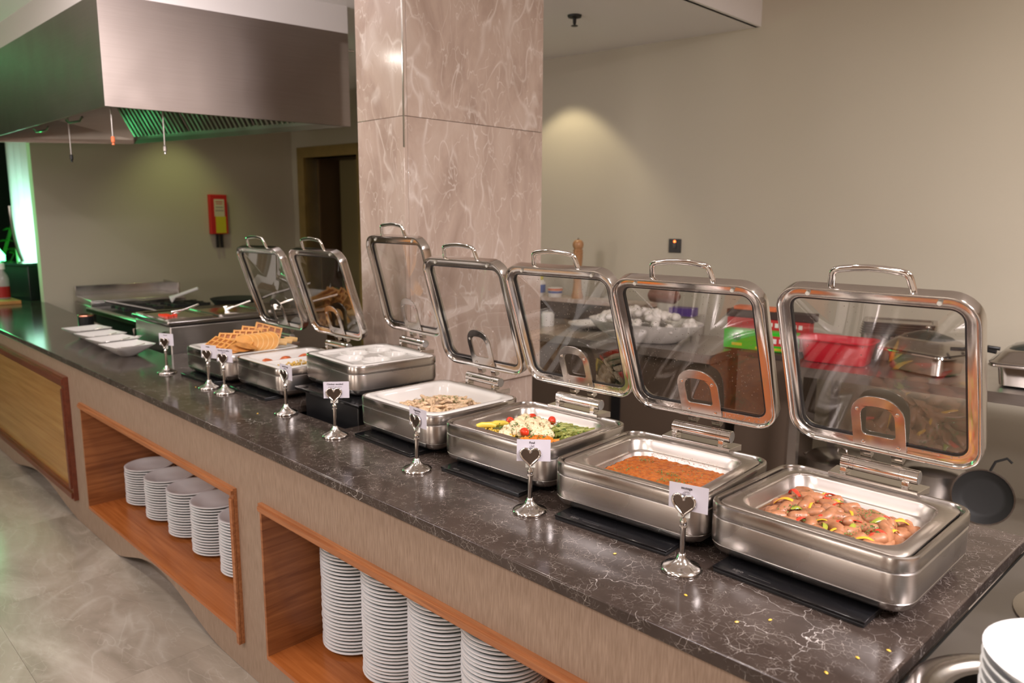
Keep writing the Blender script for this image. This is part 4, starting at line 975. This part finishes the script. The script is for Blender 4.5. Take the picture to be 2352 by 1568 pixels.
for x, y, z, c in ((-5.176, 1.446, 1.95, 'black'), (-4.377, 1.428, 2.00, 'orange_card'), (-4.316, 1.67, 1.965, 'steel')):
    o = MB().tube([(x+5.2, y-1.9, .15), (x+5.2, y-1.9, z-2.18+.04)], .004, .004, 8).build('drop_pipe', 'steel_dull', hd, 40)
    MB().lathe([(.004, .045), (.010, .04), (.010, .015), (.005, .01), (.008, 0)], 12, (x+5.2, y-1.9, z-2.18)).build('nozzle', c, o, 40)
for a, b_ in ((-5.05, -4.82), (-5.75, -5.50)):
    MB().tube([(a+5.2, 1.40-1.9, .0), (a+5.25, 1.40-1.9, -.018), (b_+5.15, 1.42-1.9, -.018), (b_+5.2, 1.42-1.9, .0)], .006, .006, 8).build('lift_handle', 'steel', hd, 40)

# ------------------------------------------------------------------ left wall and back wall fittings
fbk = empty('fire_blanket', lwall(.92, 1.655, -.03), R(90-6.45)*0, 'red fire blanket case with black pull tapes on the wall', 'fire blanket')
def LW(name, mat, s0, s1, z0, z1, d0, d1, parent, bevel=0):
    mb_ = MB(); bx, by, bz = lwall(.92, 1.655, -.03)
    P8 = [lwall(s, z, d) for d in (d0, d1) for s, z in ((s0, z0), (s1, z0), (s1, z1), (s0, z1))]
    mb_.add([(a-bx, b_-by, c-bz) for a, b_, c in P8], [(0, 1, 2, 3), (4, 7, 6, 5), (0, 4, 5, 1), (1, 5, 6, 2), (2, 6, 7, 3), (3, 7, 4, 0)])
    return fixn(mb_.build(name, mat, parent, 0, bevel=bevel))
LW('case', 'red', .83, 1.015, 1.455, 1.845, -.05, -.001, fbk, .006)
lb = LW('instruction_label', 'cream', .865, .975, 1.63, 1.80, -.052, -.05, fbk)
LW('yellow_label', 'yellow', .855, .965, 1.465, 1.63, -.052, -.05, fbk)
for s, z, w in ((.92, 1.775, .04), (.92, 1.755, .035), (.92, 1.72, .04), (.92, 1.69, .045)): LW('print_line', 'red' if z > 1.75 else 'steel_dull', s-w, s+w, z-.004, z+.004, -.053, -.052, lb)
for s in (.898, .945): LW('pull_tape', 'black', s-.012, s+.012, 1.32, 1.456, -.035, -.02, fbk)
sx, sy, sz = wallpt(4.58, 1.435, 0)
sk = empty('wall_socket', (sx, sy, sz), th, 'black wall socket with glowing orange light on back wall', 'socket')
MB().box(-.048, .048, -.012, 0, -.05, .05).build('face_plate', 'black', sk, 30, bevel=.003)
MB().lathe([(.009, 0), (.009, .004), (.001, .006)], 16).build('indicator', 'led_orange', sk, 40).matrix_local = Matrix.Translation((0, -.012, .031)) @ Matrix.Rotation(R(90), 4, 'X')
MB().box(-.012, .012, -.018, -.011, -.022, .012).build('switch', 'black_glass', sk, 0)
sp = empty('sprinkler_head', (-3.21, 3.80, 2.88), 0, 'dark sprinkler head under the ceiling beside the column', 'sprinkler')
MB().lathe([(.045, 0), (.042, -.012), (.012, -.018), (.010, -.05), (.006, -.055)][::-1], 20).build('rosette', 'black_matte', sp, 50)
MB().lathe([(.022, -.064), (.022, -.061)], 14).build('deflector', 'black_matte', sp, 30)

# ------------------------------------------------------------------ back tables and what stands on them
def table(x0, x1, y0, y1, ztop, label, rz=0, legs=True):
    cx, cy = (x0+x1)/2, (y0+y1)/2; hx, hy = (x1-x0)/2, (y1-y0)/2
    root = empty('steel_table', (cx, cy, 0), rz, label, 'table', 'steel kitchen tables by the back wall')
    MB().box(-hx, hx, -hy, hy, ztop-.004, ztop).box(-hx, hx, -hy, -hy+.012, ztop-.05, ztop-.003).box(hx-.012, hx, -hy, hy, ztop-.05, ztop-.003).box(-hx, -hx+.012, -hy, hy, ztop-.05, ztop-.003).build('table_top', 'steel_table', root, 0)
    for i, (sx_, sy_) in enumerate(((-1, -1), (1, -1), (-1, 1), (1, 1)) if legs else ()):
        B('leg', 'steel_table', sx_*(hx-.05)-.022, sx_*(hx-.05)+.022, sy_*(hy-.05)-.022, sy_*(hy-.05)+.022, 0, ztop-.05, root)
    if legs: B('undershelf', 'steel_table', -hx+.02, hx-.02, -hy+.02, hy-.02, .16, .185, root)
    return root
tA = table(-4.9, -2.12, 3.60, 4.28, .88, 'steel topped brown base unit holding the large white bowl', R(4.5), False)
tB = table(-1.72, .9, 3.85, 4.62, .88, 'steel table holding two closed chafing dishes', R(4.5))
B('base_cabinet', 'tabletop_brown', -1.3, 1.36, -.29, .31, 0, .829, tA); B('base_rail', 'black', .72, .78, -.305, -.29, 0, .82, tA)
gr = MB()
for i in range(16):
    for j in range(4): gr.box(-.42+.03*i, -.40+.03*i, -.298, -.29, .42+.02*j, .432+.02*j)
tag(gr.build('vent_grille', 'black', tA, 0), kind='stuff')
e = empty('storage_chest', (-1.915, 4.20, 0), R(4.5), 'brown storage chest filling the gap between the back tables', 'chest'); B('chest_body', 'tabletop_brown', -.16, .14, -.25, .22, 0, .86, e); B('chest_lid', 'dark_card', -.165, .145, -.255, .225, .86, .885, e)
# ledge; a reflection of the worktop is put in as its veined front
e = empty('veined_ledge', (-3.75, 4.42, .0), th, 'brown ledge at the back wall, veined front painting a worktop reflection', 'ledge'); B('ledge_slab', 'ledge_stone' if 'ledge_stone' in M else 'column_marble', -.75, .70, -.10, .12, 1.0, 1.03, e); B('reflection_front', 'dark_marble', -.75, .70, -.085, .12, 0, 1.0, e)
# pepper mill
pm = empty('pepper_mill', (-3.66, 4.42, 1.03), 0, 'tall turned wooden pepper mill before the back wall', 'pepper mill')
MB().lathe([(.043, 0), (.044, .02), (.036, .05), (.030, .12), (.030, .22), (.036, .31), (.038, .325), (.034, .33)], 28).build('mill_body', 'mill_wood', pm, 40)
MB().lathe([(.034, .330), (.039, .338), (.039, .345), (.034, .350), (.038, .356), (.038, .363), (.030, .370), (.038, .385), (.042, .400), (.040, .418), (.028, .435), (.008, .442), (.001, .443)], 28).build('mill_head', 'mill_wood', pm, 40)
MB().lathe([(.005, .442), (.007, .448), (.003, .455)], 12).build('mill_nut', 'steel_dull', pm, 40)
def tagged(name, mb_, mat, loc, label, cat, group=None, smooth=50, rz=0):
    o = mb_.build(name, mat, None, smooth); o.location = loc; o.rotation_euler = (0, 0, rz); return tag(o, label, cat, group)
b = empty('cleaner_bottle', (-4.02, 4.38, 1.03), 0, 'white bottle with yellow cap and blue label beside column', 'bottle')
MB().lathe([(.05, 0), (.052, .01), (.052, .10), (.03, .125)], 20).build('bottle_body', 'white', b, 50); MB().lathe([(.035, .12), (.035, .155), (.03, .16)], 16).build('cap', 'yellow', b, 50); MB().lathe([(.053, .02), (.053, .085)], 20, cap0=False, cap1=False).build('label_wrap', 'blue', b, 50)
b = empty('paper_tub', (-3.84, 4.37, 1.03), 0, 'white tub with red and blue stripes near pepper mill', 'tub')
MB().lathe([(.05, 0), (.058, .07), (.055, .071)], 20).build('tub_body', 'white', b, 50); MB().lathe([(.0555, .03), (.0565, .045)], 20, cap0=False, cap1=False).build('stripe', 'blue', b, 50); MB().lathe([(.0572, .05), (.0585, .066)], 20, cap0=False, cap1=False).build('stripe', 'orange_card', b, 50)
tagged('white_jar', MB().lathe([(.045, 0), (.047, .08), (.035, .095)], 20), 'white', (-3.52, 3.93, .88), 'short white jar on the table left of bowl', 'jar')
o = tagged('serving_dish', MB().lathe([(.10, 0), (.16, .03), (.16, .035), (.09, .01)], 28), 'porcelain', (-3.25, 4.08, .88), 'shallow pale dish behind the short white jar', 'dish')
# big white bowl of eggs
bw = empty('large_white_bowl', (-2.68, 3.90, .882), R(5), 'large white bowl piled with eggs on the back table', 'bowl')
MB().loft([[(a*1.55, b_, c) for a, b_, c in [(q*math.cos(2*PI*i/36), q*math.sin(2*PI*i/36), z) for i in range(36)]] for q, z in ((.14, 0), (.15, .004), (.21, .06), (.245, .115), (.247, .12), (.235, .115), (.20, .06), (.14, .02))], True, True).build('bowl_shell', 'porcelain', bw, 50)
em = mesh_of(MB().lathe([(.001, -.028), (.013, -.025), (.021, -.012), (.0225, 0), (.019, .014), (.011, .026), (.001, .031)], 16), 'egg', 'egg')
for i in range(85):
    a = rnd.uniform(0, 2*PI); q = math.sqrt(rnd.random()); x = .33*q*math.cos(a); y = .20*q*math.sin(a)
    z = .105+.07*(1-q*q)+rnd.uniform(-.01, .012)
    inst('egg', em, (-2.68+x*math.cos(R(5))-y*math.sin(R(5)), 3.90+x*math.sin(R(5))+y*math.cos(R(5)), .882+z), (rnd.uniform(0, 3), rnd.uniform(0, 3), 0), 1.15, 'white egg in the large bowl on the back table', 'egg', 'eggs in the large white bowl')
o = tagged('bread_loaf', MB().tube([(-.11, 0, .05), (-.08, 0, .055), (.08, 0, .055), (.11, 0, .05)], [.02, .05, .05, .02], [.03, .07, .07, .03], 14), 'terracotta', (-2.78, 4.26, 1.07), 'brown loaf behind the bowl of eggs', 'bread')
e = empty('shelf_riser', (-2.78, 4.27, .88), R(5), 'low steel riser under the brown loaf', 'riser'); B('riser_top', 'steel_table', -.2, .25, -.09, .09, .12, .13, e); B('leg', 'steel_table', -.2, -.19, -.09, .09, 0, .12, e); B('leg', 'steel_table', .24, .25, -.09, .09, 0, .12, e)
tagged('purple_packet', MB().box(-.08, .08, -.05, .05, 0, .05), 'purple', (-2.62, 4.25, 1.01), 'purple packet beside the brown loaf', 'packet', smooth=0, rz=.2)
# cartons
e = empty('green_carton', (-2.02, 4.06, .886), R(8), 'green carton with red panel and yellow stripe', 'carton')
B('carton_box', 'green_card', -.17, .24, -.045, .045, 0, .11, e, bevel=.002); B('red_print', 'red_card', .03, .235, -.0465, -.045, .035, .09, e); B('yellow_print', 'yellow', .02, .235, -.0465, -.045, .008, .022, e); B('yellow_print', 'yellow', -.12, -.06, -.0465, -.045, .018, .034, e)
vs, fs = text_mesh('FOIL', .045, .001); m_ = MB(); m_.add([(.13+a, -.0470, .062+b_) for a, b_, c in vs], fs); 
o = MB().lathe([(.024, 0), (.017, .001)], 20).build('round_emblem', 'leaf_green', e, 0); o.matrix_local = Matrix.Translation((-.09, -.0465, .07)) @ Matrix.Rotation(R(90), 4, 'X')
mb = MB()
for i in range(5): mb.box(.045+.036*i, .066+.036*i, -.0475, -.0465, .048+.004*(i % 2), .075)
mb.build('white_lettering', 'white', e, 0)
e = empty('red_carton', (-2.01, 4.17, .886), R(6), 'long red carton behind the green one', 'carton'); B('carton_box', 'red_card', -.22, .26, -.045, .045, 0, .165, e, bevel=.002)
mb = MB()
for i in range(7): mb.box(.0+.034*i, .02+.034*i, -.0465, -.045, .125+.004*(i % 2), .15)
mb.build('white_lettering', 'white', e, 0)
e = empty('dark_carton', (-2.01, 4.20, 1.052), R(6), 'dark open carton lying across the red one', 'carton'); B('carton_box', 'dark_card', -.24, .27, -.05, .05, 0, .045, e, bevel=.002); B('orange_flap', 'orange_card', -.20, .05, -.045, .05, .045, .066, e, bevel=.002)
# red crate
e = empty('red_basin', (-1.53, 4.02, .882), R(5), 'bright red plastic basin on the right back table', 'basin')
MB().loft([rr(hx_, hy_, r_, z, 5) for hx_, hy_, r_, z in ((.15, .08, .04, 0), (.155, .085, .04, .004), (.175, .105, .05, .115), (.19, .12, .05, .12), (.19, .12, .05, .127), (.170, .10, .05, .122), (.145, .075, .04, .01))], True, True).build('basin_shell', 'redplastic', e, 50)
stk = MB()
for i in range(6):
    q = MB().loft([rr(.17, .11, .02, z, 4) for z in (0,)] + [rr(.175, .115, .02, .004, 4), rr(.18, .12, .02, .010, 4), rr(.16, .10, .02, .010, 4), rr(.155, .095, .02, .004, 4)], True, True).build('baking_tray', 'steel', None, 30)
    q.location = (-1.34, 4.36, .884+.13+.013*i); q.rotation_euler = (0, 0, R(5+2*i)); tag(q, '%s of the stacked steel trays behind red basin' % ['lowest', 'second', 'third', 'fourth', 'fifth', 'topmost'][i], 'tray', 'stacked steel trays')
tagged('upturned_pan', MB().loft([rr(.17, .11, .03, z, 4) for z in (0, .13)], True, True), 'steel_dull', (-1.34, 4.36, .882), 'deep steel pan under the stacked trays', 'pan', smooth=30, rz=R(5))
def closed_chafer(x, y, rz, label, s=1.0):
    root = empty('closed_chafing_dish', (x, y, .882), rz, label, 'chafing dish', 'closed chafing dishes on the back table')
    hx, hy = .26*s, .20*s
    MB().loft([rr(a, b_, r_, z, 5) for a, b_, r_, z in ((hx-.06, hy-.06, .03, .0), (hx-.04, hy-.04, .04, .008), (hx-.03, hy-.03, .04, .095))], True, True).build('water_tub', 'polished', root, 40)
    MB().loft([rr(a, b_, r_, z, 5) for a, b_, r_, z in ((hx, hy, .04, .095), (hx+.004, hy+.004, .04, .100), (hx+.002, hy+.002, .04, .107), (hx-.012, hy-.012, .04, .107))], True, True).build('rim', 'chrome', root, 40)
    ld = MB().loft([rr(a, b_, r_, z, 5) for a, b_, r_, z in ((hx+.001, hy+.001, .04, .110), (hx+.003, hy+.003, .04, .115), (hx-.012, hy-.012, .04, .122), (hx-.045, hy-.045, .05, .160), (hx-.06, hy-.06, .05, .170))], True, True).build('lid', 'steel', root, 50)
    MB().loft([rr(a, b_, r_, z, 5) for a, b_, r_, z in ((hx-.062, hy-.062, .05, .170), (hx-.075, hy-.075, .045, .182), (hx-.13, hy-.11, .03, .200), (.03, .02, .015, .206))], True, True).build('lid_window', simple('smoked_glass', (.03, .035, .03), .06), ld, 60)
    MB().lathe([(.006, .204), (.006, .214), (.012, .220), (.010, .228), (.002, .231)], 14).build('knob', 'chrome', ld, 60)
    for sx_ in (-1, 1): MB().tube([(sx_*(hx-.015), -.06, .145), (sx_*(hx+.035), -.05, .150), (sx_*(hx+.035), .05, .150), (sx_*(hx-.015), .06, .145)], .009, .007, 8).build('side_handle', 'black', ld, 50)
closed_chafer(-1.12, 4.08, R(-20), 'closed chafing dish beside the red basin', .70)
closed_chafer(-.60, 4.10, R(5), 'closed chafing dish nearest the right end of the table', .88)
# pots under the right table
def pot(x, y, z, r_, h, label, lid=True, tilt=0):
    root = empty('cooking_pot', (x, y, z), rnd.uniform(0, 3), label, 'pot', 'pots on the undershelf')
    MB().lathe([(r_*.96, 0), (r_, .01), (r_, h), (r_+.006, h+.003), (r_-.004, h), (r_-.006, .01)], 30).build('pot_body', 'steel_dull', root, 50)
    if lid:
        MB().lathe([(r_+.004, h+.003), (r_*.9, h+.022), (r_*.4, h+.035), (.001, h+.038)], 30).build('pot_lid', 'steel', root, 50)
        MB().tube([(-.03, 0, h+.035), (-.025, 0, h+.06), (.025, 0, h+.06), (.03, 0, h+.035)], .005, .005, 8).build('lid_handle', 'chrome', root, 50)
    for s_ in (-1, 1): MB().tube([(s_*r_, -.05, h*.8), (s_*(r_+.04), -.04, h*.82), (s_*(r_+.04), .04, h*.82), (s_*r_, .05, h*.8)], .006, .006, 8).build('side_handle', 'chrome', root, 50)
    return root
pot(-1.50, 4.12, .187, .18, .14, 'wide lidded pot on the left of the undershelf'); pot(-1.06, 4.20, .187, .15, .17, 'deep lidded pot in the middle of the undershelf')
p_ = pot(-1.27, 3.95, .187, .065, .08, 'small open pot between the two lidded pots', False)
fp_ = empty('standing_pan', (-.80, 4.02, .325), 0, 'dark shallow pan standing on edge with hook handle by table leg', 'pan'); fp_.rotation_euler = (R(78), R(8), R(6))
MB().lathe([(.085, -.035), (.105, -.03), (.128, 0), (.132, .003), (.124, 0), (.10, -.026), (.08, -.03)], 30).build('pan_bowl', 'black_matte', fp_, 50); MB().lathe([(.127, .001), (.134, .001), (.134, .006), (.127, .006)], 30, cap0=False, cap1=False).build('pan_rim', 'steel', fp_, 40); MB().tube([(0, .13, 0), (.01, .18, .0), (.05, .21, .0), (.075, .195, .0)], .008, .006, 8).build('hook_handle', 'black_matte', fp_, 50)

# ------------------------------------------------------------------ behind chafing dish two: small bowl and brown box
e = empty('brown_box', (-3.05, 1.93, .9), 0, 'brown wooden box behind the divided egg dish', 'box'); B('box_body', 'dark_wood', -.12, .17, -.05, .07, 0, .075, e, bevel=.003)
tagged('steel_bowl', MB().lathe([(.03, 0), (.055, .025), (.06, .045), (.057, .045), (.05, .02)], 24), 'polished', (-2.73, 1.90, .9), 'small steel bowl beside the brown box', 'bowl')

# ------------------------------------------------------------------ plate dispenser counter at right
e = empty('dispenser_counter', (.055, 1.5, 0), R(-2.6), 'grey steel plate dispenser counter at the right end', 'counter')
def circ(cx, cy, q, n=48): return [(cx+q*math.cos(2*PI*i/n), cy+q*math.sin(2*PI*i/n)) for i in range(n)]
mb = MB(); plate_holes(mb, [(-.365, -.45), (.5, -.45), (.5, .6), (-.365, .6)], [circ(-.195, -.235, .118)], .872, .895, lambda u, v, d: (u, v, d)); fixn(mb.build('steel_top', 'disp_top', e, 0))
MB().box(-.355, .5, -.44, .59, 0, .79).box(-.355, -.335, -.44, .59, .79, .871).box(.48, .5, -.44, .59, .79, .871).box(-.335, .48, -.44, -.42, .79, .871).box(-.335, .48, .57, .59, .79, .871).build('cabinet', 'plinth', e, 0)
MB().loft([[(a, b_, z) for a, b_ in circ(-.195, -.235, q)] for q, z in ((.175, .8952), (.168, .900), (.140, .901), (.120, .892), (.118, .80))], False, False).build('dispenser_ring', 'steel', e, 50)
MB().lathe([(.138, .8955), (.138, .899), (.12, .901), (.02, .9015)], 48, (-.185, .165, 0)).build('cover_disc', 'steel', e, 40)
MB().lathe([(.014, .9015), (.015, .906), (.009, .9065), (.008, .904)], 20, (-.185, .165, 0)).build('finger_ring', 'steel_dull', e, 40)
MB().box(-.384, -.366, -.45, .6, .80, .868).build('black_gap_strip', 'black_matte', e, 0)
bwm = mesh_of(MB().lathe([(.055, 0), (.06, .002), (.098, .028), (.118, .050), (.120, .053), (.117, .054), (.095, .033), (.055, .008)], 44), 'stacked_bowl', 'plate')
for i in range(8):
    o = inst('stacked_bowl', bwm, (-.105, 1.275, .835+.0165*i), (0, 0, 0), 1.05, 'white bowl, %s in the stack on the steel dispenser' % (['bottom', 'second', 'third', 'fourth', 'fifth', 'sixth', 'seventh', 'top'][i]), 'bowl', 'white bowls in the dispenser')
